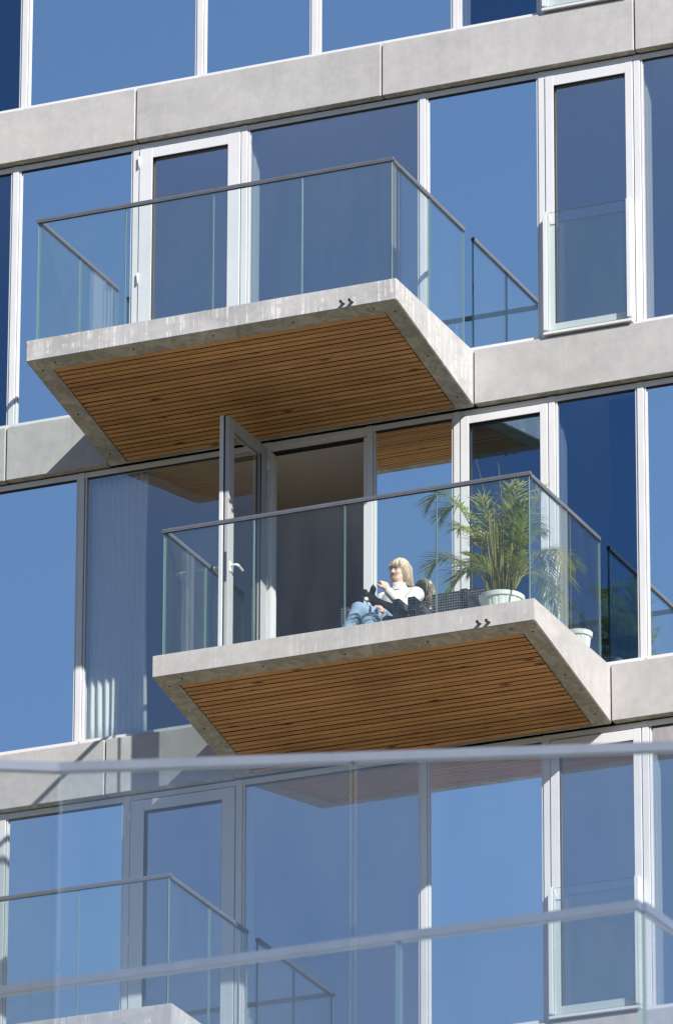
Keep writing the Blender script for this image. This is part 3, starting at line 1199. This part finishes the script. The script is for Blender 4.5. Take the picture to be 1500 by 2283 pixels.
# ------------------------------------------------------------------ wicker armchairs
FL = -2.998


def weave(q, o, u, v_, wu, wv, th, nu, nv, nrm):
    """woven panel: dark flat strands with pale bars that paint in sky glints"""
    o, u, v_, nrm = Vector(o), Vector(u), Vector(v_), Vector(nrm)

    def bar(a, b, wdir, hw, t0, t1, mi):
        vs = []
        for e in (a, b):
            for s in (-1, 1):
                for t in (t0, t1):
                    vs.append(e + wdir * (hw * s) + nrm * t)
        q.add(vs, [(0, 1, 3, 2), (4, 6, 7, 5), (0, 4, 5, 1), (2, 3, 7, 6), (0, 2, 6, 4), (1, 5, 7, 3)], mi)
    for i in range(nv):
        c = o + v_ * (wv * (i + 0.5) / nv)
        bar(c, c + u * wu, v_, wv / nv * 0.36, -th / 2, th / 2, 0)
    for i in range(nu):
        c = o + u * (wu * (i + 0.5) / nu)
        # short pale bars between the bands: sky highlights painted on the weave
        for j in range(nv):
            z0 = wv * (j + (0.86 if (i + j) % 2 else 0.5)) / nv
            if j == nv - 1:
                continue
            a = o + u * (wu * (i + 0.5) / nu) + v_ * (wv * (j + 0.80) / nv)
            b = o + u * (wu * (i + 0.5) / nu) + v_ * (wv * (j + 1.20) / nv)
            bar(a, b, u, wu / nu * 0.22, -th / 2 - 0.004, th / 2 + 0.004, 1)
        bar(c, c + v_ * wv, u, wu / nu * 0.33, -th / 2 + 0.001, th / 2 - 0.001, 0)


def armchair(cx, yb, label):
    W2 = 0.262                       # half width
    at, bt, st = 0.60, 0.80, 0.30
    yf = yb - 0.58
    t = thing('armchair', label, 'armchair', (cx, (yf + yb) / 2, FL), 'wicker armchairs on the balcony')
    for s in (-1, 1):
        q = MB()
        x = cx + s * (W2 - 0.03)
        for face in (-0.028, 0.028):
            weave(q, (x + face, yf, FL + 0.10), (0, 1, 0), (0, 0, 1), 0.50, at - 0.10, 0.006, 22, 22, (1, 0, 0))
        weave(q, (x - 0.028, yf - 0.003, FL + 0.10), (1, 0, 0), (0, 0, 1), 0.056, at - 0.10, 0.006, 3, 22, (0, -1, 0))
        weave(q, (x - 0.03, yf, FL + at), (1, 0, 0), (0, 1, 0), 0.06, 0.50, 0.006, 3, 22, (0, 0, 1))
        q.build('armrest', ['rattan', 'rattan_glint'], t)
    q = MB()
    for yy in (yb - 0.075, yb - 0.012):
        weave(q, (cx - W2, yy, FL + 0.10), (1, 0, 0), (0, 0, 1), 2 * W2, bt - 0.10, 0.006, 24, 30, (0, -1, 0))
    weave(q, (cx - W2, yb - 0.078, FL + bt), (1, 0, 0), (0, 1, 0), 2 * W2, 0.07, 0.006, 24, 3, (0, 0, 1))
    q.build('backrest', ['rattan', 'rattan_glint'], t)
    q = MB()
    q.box(cx - W2 + 0.062, cx + W2 - 0.062, yf + 0.01, yb - 0.08, FL + 0.20, FL + 0.25, b=0.006)
    q.build('seat', 'rattan', t)
    q = MB()
    q.box(cx - W2 + 0.068, cx + W2 - 0.068, yf + 0.012, yb - 0.085, FL + 0.2505, FL + st + 0.02, b=0.02)
    q.build('cushion', 'cushion', t)
    for sx in (-1, 1):
        for yy in (yf + 0.03, yb - 0.05):
            q = MB()
            xx = cx + sx * (W2 - 0.03)
            q.box(xx - 0.018, xx + 0.018, yy - 0.018, yy + 0.018, FL, FL + 0.115)
            q.build('leg', 'rattan', t)
    return t


armchair(-0.672, -0.02, 'dark wicker armchair with the woman in it')
armchair(-0.075, -0.02, 'empty dark wicker armchair between the woman and the palm')

# ------------------------------------------------------------------ the woman
PW = thing('person', 'person in white turtleneck and jeans seated in a wicker armchair, one hand raised', 'person', (-0.66, -0.35, FL))
SKIN, KNIT, DENIM, LIP, EYE, EYEW, SHOE = range(7)
bl = Blob((-1.06, -0.98, -3.01), (-0.30, 0.03, -1.80), 0.005)
hip = (-0.625, -0.215, -2.555)
# pelvis and trunk
bl.ell((-0.625, -0.23, -2.560), (0.165, 0.125, 0.11), DENIM, 0.02)
bl.cone((-0.62, -0.20, -2.47), (-0.605, -0.175, -2.31), 0.118, 0.125, KNIT, 0.03)
bl.ell((-0.600, -0.185, -2.275), (0.155, 0.105, 0.13), KNIT, 0.04)
bl.cone((-0.745, -0.135, -2.185), (-0.445, -0.185, -2.205), 0.060, 0.062, KNIT, 0.05)
bl.cone((-0.590, -0.165, -2.20), (-0.588, -0.175, -2.135), 0.082, 0.060, KNIT, 0.03)
# left arm raised in front of the chest
LS, LE, LW = (-0.428, -0.195, -2.222), (-0.478, -0.345, -2.375), (-0.596, -0.385, -2.232)
bl.chain([LS, LE], [0.062, 0.050], KNIT, 0.03)
bl.chain([LE, LW], [0.050, 0.034], KNIT, 0.012)
# right arm round the dog
RS, RE, RW = (-0.765, -0.135, -2.205), (-0.815, -0.265, -2.405), (-0.725, -0.455, -2.425)
bl.chain([RS, RE], [0.060, 0.048], KNIT, 0.03)
bl.chain([RE, RW], [0.048, 0.034], KNIT, 0.012)
# legs: right thigh level, left leg crossed over with the knee up
bl.chain([(-0.70, -0.24, -2.56), (-0.66, -0.60, -2.555), (-0.665, -0.66, -2.60)], [0.092, 0.066, 0.060], DENIM, 0.03)
bl.chain([(-0.665, -0.66, -2.60), (-0.70, -0.70, -2.95)], [0.058, 0.036], DENIM, 0.015)
bl.chain([(-0.56, -0.25, -2.55), (-0.645, -0.45, -2.475), (-0.775, -0.61, -2.440)], [0.090, 0.074, 0.060], DENIM, 0.03)
bl.chain([(-0.775, -0.61, -2.440), (-0.835, -0.665, -2.62), (-0.895, -0.76, -2.78)], [0.060, 0.056, 0.036], DENIM, 0.015)
bl.chain([(-0.90, -0.77, -2.80), (-0.905, -0.80, -2.83), (-0.93, -0.93, -2.80)], [0.034, 0.036, 0.026], SHOE, 0.01)
bl.chain([(-0.70, -0.70, -2.955), (-0.705, -0.735, -2.962), (-0.73, -0.86, -2.970)], [0.034, 0.034, 0.026], SHOE, 0.01)
# neck and head
bl.cone((-0.590, -0.175, -2.15), (-0.595, -0.19, -2.05), 0.052, 0.048, SKIN, 0.012)
fz = math.radians(-110)
Fd = np.array([math.cos(fz), math.sin(fz), -0.02])
Fd /= np.linalg.norm(Fd)
Ld = np.cross([0, 0, 1], Fd)
Ld /= np.linalg.norm(Ld)
Ud = np.cross(Fd, Ld)
HS = 0.845
HC = np.array([-0.590, -0.174, -1.976])
ROT = np.stack([Ld, Fd, Ud], 1)


def hs(*r):
    return tuple(x_ * HS for x_ in r)


def hp(l, f, u):
    return HC + (Ld * l + Fd * f + Ud * u) * HS


bl.ell(hp(0, -0.012, 0.018), hs(0.073, 0.092, 0.092), SKIN, 0.01, ROT)
bl.ell(hp(0, 0.030, -0.030), hs(0.060, 0.060, 0.078), SKIN, 0.025, ROT)
bl.cone(hp(0, 0.058, -0.098), hp(0, 0.070, -0.090), 0.021, 0.019, SKIN, 0.03)
for s in (-1, 1):
    bl.cone(hp(s * 0.052, 0.01, -0.06), hp(s * 0.022, 0.055, -0.095), 0.02, 0.018, SKIN, 0.03)
    bl.ell(hp(s * 0.036, 0.064, -0.036), hs(0.022, 0.018, 0.02), SKIN, 0.02, ROT)      # cheek
    bl.ell(hp(s * 0.031, 0.096, 0.005), hs(0.018, 0.014, 0.011), SKIN, 0.010, ROT, sub=True)
    bl.ell(hp(s * 0.030, 0.077, 0.004), hs(0.0135, 0.0125, 0.0085), EYEW, 0.002, ROT)
    bl.ell(hp(s * 0.032, 0.087, 0.004), hs(0.0070, 0.0050, 0.0062), EYE, 0.001, ROT)
    bl.ell(hp(s * 0.072, -0.012, -0.008), hs(0.010, 0.02, 0.03), SKIN, 0.006, ROT)
bl.cone(hp(0, 0.082, 0.010), hp(0, 0.104, -0.030), 0.009, 0.0125, SKIN, 0.010)
for s in (-1, 1):
    bl.ell(hp(s * 0.010, 0.095, -0.034), hs(0.008, 0.010, 0.007), SKIN, 0.006, ROT)
bl.ell(hp(0, 0.084, -0.057), hs(0.021, 0.010, 0.0045), LIP, 0.004, ROT)
bl.ell(hp(0, 0.082, -0.070), hs(0.017, 0.009, 0.0050), LIP, 0.004, ROT)
bl.ell(hp(0, 0.095, -0.0635), hs(0.019, 0.010, 0.0028), LIP, 0.002, ROT, sub=True)


def hand(bl, wr, d, pn, th, curl, size=1.0, side=1):
    """wr wrist, d direction of the palm, pn palm normal (towards which fingers curl), th thumb side"""
    d, pn, th = [np.array(x_, float) / np.linalg.norm(x_) for x_ in (d, pn, th)]
    wr = np.array(wr, float)
    s_ = size
    bl.cone(wr, wr + d * 0.025 * s_, 0.026 * s_, 0.028 * s_, SKIN, 0.012)
    for i, (o_, ln, r) in enumerate(((0.027, 0.074, 0.0092), (0.009, 0.082, 0.0096), (-0.009, 0.076, 0.0092), (-0.026, 0.060, 0.0082))):
        a = wr + d * 0.022 * s_ + th * o_ * 0.75 * s_
        b = wr + d * (0.082 - abs(i - 1) * 0.005) * s_ + th * o_ * s_
        bl.cone(a, b, 0.0145 * s_, 0.0118 * s_, SKIN, 0.010)
        p, ang = b, 0.0
        for seg, fr in enumerate((0.45, 0.32, 0.23)):
            ang += curl[i] * (0.75, 1.0, 0.7)[seg]
            dr = d * math.cos(ang) + pn * math.sin(ang)
            e = p + dr * ln * fr * s_
            bl.cone(p, e, r * s_ * (1 - 0.06 * seg), r * s_ * (0.94 - 0.07 * seg), SKIN, 0.003)
            p = e
    a = wr + d * 0.02 * s_ + th * 0.022 * s_
    b = a + (d * 0.55 + th * 0.62 + pn * 0.35) * 0.042 * s_
    c = b + (d * 0.80 + th * 0.15 + pn * 0.55) * 0.032 * s_
    e = c + (d * 0.75 - th * 0.15 + pn * 0.6) * 0.026 * s_
    bl.chain([a, b, c, e], [0.0135 * s_, 0.0115 * s_, 0.0105 * s_, 0.0085 * s_], SKIN, 0.006)


hand(bl, vadd(LW, (0.018, (-0.55, -0.12, 0.83))), (-0.42, -0.05, 0.90), (-0.45, 0.80, -0.2), (-0.55, -0.80, -0.1), (0.95, 1.1, 1.2, 1.25))
hand(bl, vadd(RW, (0.02, (0.5, -0.85, 0.1))), (0.62, -0.42, -0.25), (0.45, 0.85, 0.0), (0.15, -0.25, 0.95), (0.38, 0.35, 0.36, 0.4))
body = bl.mesh('body', ['skin', 'sweater_knit', 'denim', 'lip', 'eye_dark', 'eye_white', 'shoe'], PW)

# rolled collar, cuffs and hem of the pullover
q = MB()


def ring(q, c, axis, prof, n=28, wob=0.0, sq=(1, 1)):
    ax = Vector(axis).normalized()
    u = ax.cross(Vector((0.3, 0.9, 0.1))).normalized()
    v_ = ax.cross(u)
    base = len(q.v)
    for r, t in prof:
        for k in range(n):
            a = 2 * math.pi * k / n
            rr = r * (1 + wob * math.sin(9 * a) + wob * 0.6 * math.sin(5 * a + 1))
            q.v.append(tuple(Vector(c) + (u * math.cos(a) * sq[0] + v_ * math.sin(a) * sq[1]) * rr + ax * t))
    for i in range(len(prof) - 1):
        for k in range(n):
            a0 = base + i * n + k
            a1 = base + i * n + (k + 1) % n
            q.f.append((a0, a1, a1 + n, a0 + n))
            q.mi.append(0)


ring(q, (-0.592, -0.18, -2.155), (-0.03, -0.10, 1), [(0.080, 0.0), (0.074, 0.008), (0.066, 0.050), (0.068, 0.058), (0.062, 0.064), (0.055, 0.058), (0.053, 0.02)], wob=0.02)
q.build('collar', 'sweater_knit', PW, True)
for c, ax in ((LW, vadd((0, 0, 0), (1, LW), (-1, LE))), (RW, vadd((0, 0, 0), (1, RW), (-1, RE)))):
    q = MB()
    ring(q, c, ax, [(0.036, -0.035), (0.038, -0.03), (0.037, 0.012), (0.034, 0.016), (0.029, 0.012)], wob=0.02)
    q.build('cuff', 'sweater_knit', PW, True)
# spectacles
q = MB()
for s in (-1, 1):
    pts = [hp(s * 0.031 + 0.0205 * math.cos(a), 0.101 - 0.004 * abs(math.cos(a)), 0.002 + 0.0165 * math.sin(a)) for a in [2 * math.pi * i / 16 for i in range(17)]]
    q.tube(pts, 0.0012, 5, cap=False)
    q.tube([hp(s * 0.0515, 0.098, 0.006), hp(s * 0.072, 0.075, 0.008), hp(s * 0.078, -0.01, 0.006)], 0.0012, 5)
q.tube([hp(-0.0105, 0.1, 0.006), hp(0, 0.106, 0.009), hp(0.0105, 0.1, 0.006)], 0.0012, 5)
q.build('spectacles', 'glasses_wire', PW)
# hair: overlapping locks from the parting down to the shoulders
hb = Blob((-0.80, -0.40, -2.24), (-0.38, 0.05, -1.80), 0.004)
hb.ell(hp(0, -0.022, 0.028), hs(0.080, 0.090, 0.090), 0, 0.01, ROT)
hb.ell(hp(0, 0.090, -0.030), hs(0.066, 0.062, 0.088), 0, 0.006, ROT, sub=True)
rr = random.Random(5)
part = hp(0.018, 0.030, 0.112)


def smooth_path(pts, n=12):
    pts = [np.array(p_, float) for p_ in pts]
    P4 = [2 * pts[0] - pts[1]] + pts + [2 * pts[-1] - pts[-2]]
    out_ = []
    for i_ in range(n + 1):
        t_ = i_ / n * (len(pts) - 1)
        k_ = min(int(t_), len(pts) - 2)
        u_ = t_ - k_
        a_, b_, c_, d_ = P4[k_:k_ + 4]
        out_.append(0.5 * (2 * b_ + (c_ - a_) * u_ + (2 * a_ - 5 * b_ + 4 * c_ - d_) * u_ ** 2 + (3 * b_ - a_ - 3 * c_ + d_) * u_ ** 3))
    return out_


def lock(pts, r0, r1, r2):
    pp = smooth_path(pts)
    n_ = len(pp) - 1
    rs = [(r0 + (r1 - r0) * min(1, i_ / n_ * 2)) if i_ < n_ * 0.6 else r1 + (r2 - r1) * (i_ / n_ - 0.6) / 0.4 for i_ in range(n_ + 1)]
    hb.chain(pp, rs, 0, 0.009)


NL = 46
for i in range(NL):
    a = -math.pi * 0.69 + 2 * math.pi * 0.69 * i / (NL - 1)            # 0 = back of the head
    l_, f_ = math.sin(a), -math.cos(a)
    j1, j2 = rr.uniform(-0.006, 0.006), rr.uniform(-0.005, 0.005)
    front = abs(a) > math.pi * 0.60
    p0 = part + (Ld * l_ * 0.010 - Fd * 0.018 * math.cos(a)) * HS
    p1 = hp(l_ * 0.050, -0.016 + f_ * 0.056, 0.102 + j2)
    p2 = hp(l_ * (0.081 + j1), -0.020 + f_ * 0.088, 0.040)
    low = -0.134 + rr.uniform(-0.022, 0.014)
    if front:
        p3 = hp(l_ * (0.088 + j2), -0.012 + f_ * 0.080, -0.040)
        p4 = hp(l_ * 0.080, -0.022 + f_ * 0.060, -0.105 + rr.uniform(-0.02, 0.012))
        lock([p0, p1, p2, p3, p4], 0.009, 0.011, 0.004)
    else:
        p3 = hp(l_ * (0.088 + j2), -0.022 + f_ * 0.092, -0.055)
        p4 = hp(l_ * (0.084 + j1), -0.027 + f_ * 0.090, low + 0.035)
        p5 = hp(l_ * 0.074 + j2, -0.028 + f_ * 0.080, low)
        lock([p0, p1, p2, p3, p4, p5], 0.009, 0.012, 0.004)
for i in range(17):                                                     # fringe
    t = -1 + 2 * i / 16
    p0 = part + Ld * t * 0.022
    p1 = hp(t * 0.046 + 0.004, 0.058 - 0.012 * t * t, 0.098)
    p2 = hp(t * 0.062, 0.088 - 0.034 * t * t, 0.066)
    p3 = hp(t * 0.070 + rr.uniform(-0.004, 0.004), 0.096 - 0.046 * t * t, 0.048 - 0.014 * t * t + rr.uniform(-0.010, 0.006))
    lock([p0, p1, p2, p3], 0.009, 0.006, 0.001)
ho = hb.mesh('hair', ['hair_blond'], PW)
q = MB()
for i in range(620):
    a = rr.uniform(-math.pi * 0.69, math.pi * 0.69)
    l_, f_ = math.sin(a), -math.cos(a)
    sp = rr.uniform(0.0, 0.016)
    j1, j2, j3 = (rr.uniform(-0.010, 0.010) for _ in range(3))
    front = abs(a) > math.pi * 0.58
    p0 = part + (Ld * l_ * 0.012 - Fd * 0.020 * math.cos(a) + Ud * 0.004) * HS
    p1 = hp(l_ * (0.056 + sp * 0.5), -0.016 + f_ * 0.062, 0.106 + j2 * 0.6 + sp * 0.3)
    p2 = hp(l_ * (0.090 + sp * 0.6) + j1, -0.020 + f_ * (0.096 + sp * 0.5) + j2, 0.036)
    if front:
        e = -0.100 + rr.uniform(-0.04, 0.03)
        p3 = hp(l_ * (0.096 + sp * 0.5) + j2, -0.010 + f_ * 0.088, -0.040)
        p4 = hp(l_ * (0.092 + sp) + j3, -0.024 + f_ * 0.064 + j1, e)
    else:
        e = -0.140 + rr.uniform(-0.028, 0.028)
        p3 = hp(l_ * (0.098 + sp * 0.7) + j2, -0.022 + f_ * (0.102 + sp * 0.6), -0.055)
        p4 = hp(l_ * (0.096 + sp * 1.2) + j3, -0.028 + f_ * (0.098 + sp) + j1, e)
    pp = smooth_path([p0, p1, p2, p3, p4], 9)
    q.tube([tuple(x_) for x_ in pp], [0.0022, 0.0026, 0.0028, 0.0028, 0.0028, 0.0027, 0.0025, 0.0022, 0.0016, 0.0006], 3, cap=False)
for i in range(110):                                                    # loose fringe
    t = rr.uniform(-1, 1)
    j1, j2, j3 = (rr.uniform(-0.012, 0.012) for _ in range(3))
    p0 = part + Ld * t * 0.022
    p1 = hp(t * 0.050 + 0.004, 0.066 - 0.012 * t * t, 0.100 + j2 * 0.5)
    p2 = hp(t * 0.070 + j1, 0.096 - 0.036 * t * t, 0.064 + j2 * 0.6)
    p3 = hp(t * 0.082 + j1 * 1.6, 0.104 - 0.048 * t * t + j3 * 0.4, 0.030 - 0.014 * t * t + j3)
    q.tube([tuple(x_) for x_ in smooth_path([p0, p1, p2, p3], 7)], [0.0022, 0.0026, 0.0026, 0.0026, 0.0024, 0.0020, 0.0014, 0.0005], 3, cap=False)
q.build('strands', 'hair_blond', ho, True)

# ------------------------------------------------------------------ the little dog on her lap
DG = thing('dog', 'small black dog with white muzzle held on the seated person\'s lap', 'dog', (-0.66, -0.40, -2.47))
db = Blob((-0.92, -0.64, -2.56), (-0.46, -0.20, -2.14), 0.004)
BK, WH, GR = 0, 1, 2
db.chain([(-0.575, -0.325, -2.432), (-0.605, -0.385, -2.395), (-0.665, -0.435, -2.365)], [0.058, 0.064, 0.056], BK, 0.02)
db.chain([(-0.665, -0.435, -2.360), (-0.712, -0.462, -2.315)], [0.050, 0.042], BK, 0.02)
DH = np.array([-0.733, -0.468, -2.292])
db.ell(DH, (0.050, 0.048, 0.045), BK, 0.015)
dF = np.array([-0.35, -0.90, -0.22])
dF /= np.linalg.norm(dF)
dL = np.cross([0, 0, 1], dF)
dL /= np.linalg.norm(dL)
dU = np.cross(dF, dL)
db.cone(DH + dF * 0.030 - dU * 0.012, DH + dF * 0.062 - dU * 0.020, 0.022, 0.014, WH, 0.008)
db.cone(DH + dF * 0.034 + dU * 0.004, DH + dF * 0.030 + dU * 0.030, 0.008, 0.006, WH, 0.004)
db.ell(DH + dF * 0.076 - dU * 0.016, (0.007, 0.007, 0.006), BK, 0.002)
db.cone(DH - dU * 0.058 + dF * 0.022, DH - dU * 0.085 + dF * 0.024, 0.020, 0.018, WH, 0.012)
for s in (-1, 1):
    db.ell(DH + dF * 0.036 + dL * s * 0.019 + dU * 0.004, (0.006, 0.006, 0.006), GR, 0.002)
    e0 = DH + dL * s * 0.028 + dU * 0.020
    e1 = DH + dL * s * 0.050 + dU * 0.062 - dF * 0.004
    e2 = DH + dL * s * 0.058 + dU * (0.092 if s > 0 else 0.070)
    db.chain([e0, e1, e2], [0.026, 0.024, 0.007], BK, 0.008)
    db.chain([e0 + dF * 0.014, e1 + dF * 0.012], [0.010, 0.008], GR, 0.003)
db.chain([(-0.675, -0.465, -2.40), (-0.715, -0.500, -2.455), (-0.735, -0.525, -2.480)], [0.024, 0.017, 0.015], BK, 0.012)
db.chain([(-0.640, -0.440, -2.41), (-0.690, -0.520, -2.465)], [0.024, 0.016], BK, 0.012)
db.chain([(-0.560, -0.31, -2.44), (-0.535, -0.35, -2.462), (-0.545, -0.41, -2.468)], [0.016, 0.013, 0.010], BK, 0.01)
db.mesh('body', ['fur_black', 'fur_white', 'fur_grey'], DG)

# ------------------------------------------------------------------ potted palm
PX, PY, PR, PH = 0.775, -1.285, 0.178, 0.185
PM = thing('potted_palm', 'feathery green palm in a low white tub at the balcony corner', 'plant', (PX, PY, FL))


def tub(q, c, r0, r1, h, n=72, grooves=18):
    prof = [(0.001, 0.0), (r0, 0.0), (r0 + 0.002, 0.004), (r1 - 0.006, h * 0.80), (r1 + 0.004, h * 0.81), (r1 + 0.010, h * 0.985), (r1 + 0.007, h), (r1 - 0.010, h), (r1 - 0.014, h * 0.86), (0.001, h * 0.85)]
    base = len(q.v)
    for j, (r, z_) in enumerate(prof):
        for k in range(n):
            a = 2 * math.pi * k / n
            gv = 0.0035 if (k % (n // grooves) == 0 and 1 <= j <= 3) else 0
            q.v.append((c[0] + (r - gv) * math.cos(a), c[1] + (r - gv) * math.sin(a), c[2] + z_))
    for i in range(len(prof) - 1):
        for k in range(n):
            a0 = base + i * n + k
            a1 = base + i * n + (k + 1) % n
            q.f.append((a0, a1, a1 + n, a0 + n))
            q.mi.append(0)


q = MB()
tub(q, (PX, PY, FL), PR - 0.04, PR, PH)
q.build('pot', 'pot_white', PM, False)
q = MB()
q.lathe((PX, PY, FL + PH * 0.87), [(0.001, 0.012), (PR * 0.5, 0.010), (PR - 0.018, 0.0)], 24)
q.build('soil', 'soil', PM, True)


def clampv(p):
    return (min(p[0], X2 - 0.085), min(max(p[1], -1.548), 0.02), max(p[2], FL + 0.01))


def bez(p0, p1, p2, t):
    return p0 * (1 - t) ** 2 + p1 * 2 * t * (1 - t) + p2 * t * t


def frond(base, ctrl, tip, nleaf, llen, rnd, start=0.38):
    base, ctrl, tip = Vector(base), Vector(ctrl), Vector(tip)
    q = MB()
    pts = [bez(base, ctrl, tip, i / 16) for i in range(17)]
    q.tube([clampv(p) for p in pts], [0.0055 * (1 - 0.82 * i / 16) + 0.0008 for i in range(17)], 5, 1)
    for i in range(nleaf):
        t = start + (1 - start) * (i + 0.5) / nleaf
        p = bez(base, ctrl, tip, t)
        d = (bez(base, ctrl, tip, min(1, t + 0.02)) - bez(base, ctrl, tip, t - 0.02)).normalized()
        side = d.cross(Vector((0, 0, 1)))
        if side.length < 0.25:
            side = d.cross(Vector((math.cos(i), math.sin(i), 0.2)))
        side.normalize()
        up = side.cross(d).normalized()
        tt = (t - start) / (1 - start)
        ln = llen * (0.55 + 0.9 * math.sin(math.pi * min(1, tt * 0.86 + 0.12))) * rnd.uniform(0.8, 1.1) * 0.72
        for s in (-1, 1):
            ang = math.radians(rnd.uniform(42, 60) * (1 - 0.40 * tt))
            dr = (d * math.cos(ang) + side * s * math.sin(ang) + up * rnd.uniform(0.05, 0.35)).normalized()
            wd = rnd.uniform(0.0036, 0.0060)
            droop = rnd.uniform(0.15, 0.50)
            wv = dr.cross(up).normalized()
            ll = ln
            for att in range(4):                                       # shorten a leaflet that would touch the glass
                vs = []
                for k, f in enumerate((0, 0.22, 0.5, 0.78, 1.0)):
                    c = p + dr * ll * f - Vector((0, 0, 1)) * droop * ll * f * f
                    hw = wd * (0.35, 1.0, 0.95, 0.6, 0.05)[k]
                    vs.append(c - wv * hw + up * hw * 0.25)
                    vs.append(c - up * hw * 0.15)
                    vs.append(c + wv * hw + up * hw * 0.25)
                if all((Vector(clampv(v0)) - v0).length < 1e-6 for v0 in vs):
                    break
                ll *= 0.6
            else:
                continue
            fs = []
            for k in range(4):
                for e in (0, 1):
                    fs.append((k * 3 + e, k * 3 + e + 1, k * 3 + e + 4, k * 3 + e + 3))
            q.add(vs, fs, 0)
    return q.build('frond', ['palm_leaf', 'palm_stem'], PM, False, fix=False)


rf = random.Random(11)
FR = [((0.32, -1.2, -1.526), (0.109, -1.2, -1.856)), ((0.418, -1.15, -1.641), (0.178, -1.1, -1.94)), ((0.32, -1.3, -2.213), (0.17, -1.3, -2.475)), ((0.478, -1.3, -2.355), (0.36, -1.35, -2.694)),
      ((0.87, -1.2, -2.086), (0.903, -1.2, -1.808)), ((0.812, -1.25, -2.095), (0.853, -1.3, -1.865)), ((0.675, -1.3, -2.21), (0.638, -1.35, -1.948)),
      ((1.06, -0.95, -1.90), (0.99, -0.80, -2.70)), ((1.05, -0.85, -1.92), (1.02, -0.42, -2.40)), ((1.02, -0.80, -2.0), (1.0, -0.22, -2.2)), ((0.98, -0.95, -2.2), (1.0, -0.62, -2.74)),
      ((0.988, -1.1, -1.949), (1.027, -1.0, -1.8)), ((0.93, -1.3, -2.411), (1.02, -1.38, -2.16)), ((0.434, -1.0, -1.943), (0.234, -0.9, -1.994)), ((0.513, -1.1, -2.307), (0.353, -1.0, -2.403)),
      ((0.986, -1.3, -2.57), (0.969, -1.45, -2.544)), ((0.675, -1.4, -2.558), (0.638, -1.5, -2.511)), ((0.713, -1.0, -1.632), (0.825, -0.7, -2.012))]
for c, t in FR:
    b0 = (PX + rf.uniform(-0.075, 0.075), PY + rf.uniform(-0.06, 0.06), FL + PH * 0.84)
    # the quadratic through the intended crest: push the handle outwards
    frond(b0, c, t, 36, 0.26, rf)
for i in range(16):
    a = rf.uniform(0, 2 * math.pi)
    r = rf.uniform(0.05, 0.34)
    hgt = rf.uniform(0.50, 0.98)
    b0 = (PX + rf.uniform(-0.08, 0.08), PY + rf.uniform(-0.06, 0.06), FL + PH * 0.84)
    c = (PX + math.cos(a) * r * 0.5, PY + math.sin(a) * r * 0.4 + 0.06, FL + PH + hgt)
    t = (PX + math.cos(a) * r * 1.35, PY + math.sin(a) * r + 0.10, FL + PH + hgt * rf.uniform(0.72, 1.02))
    frond(b0, c, t, 34, 0.21, rf, 0.3)
for tip in ((0.498, -1.15, -1.504), (0.695, -1.15, -1.567)):            # unopened spears
    q = MB()
    b0 = Vector((PX, PY, FL + PH * 0.84))
    tp = Vector(tip)
    md = b0.lerp(tp, 0.55) + Vector((0.05, 0, 0))
    q.tube([bez(b0, md, tp, i / 10) for i in range(11)], [0.007 - 0.0062 * i / 10 for i in range(11)], 6)
    q.build('spear_leaf', 'palm_stem', PM, True)
for i in range(80):                                                     # bare canes at the foot
    a = rf.uniform(0, 2 * math.pi)
    r0 = rf.uniform(0.01, 0.11)
    b0 = Vector((PX + r0 * math.cos(a), PY + r0 * math.sin(a), FL + PH * 0.84))
    tp = b0 + Vector((math.cos(a) * rf.uniform(0.0, 0.16), math.sin(a) * rf.uniform(0, 0.1), rf.uniform(0.22, 0.85)))
    q = MB()
    q.tube([clampv(b0), clampv(b0.lerp(tp, 0.5) + Vector((0, 0, 0.03))), clampv(tp)], [0.007, 0.0055, 0.002], 6)
    q.build('cane', 'palm_stem', PM, True)

# small white pot by the wall
q = MB()
tub(q, (1.03, -0.26, FL), 0.082, 0.108, 0.20, 48, 12)
o = q.build('plant_pot', 'pot_white', None)
tag(o, 'small plain white pot on the floor behind the side glass', 'pot')
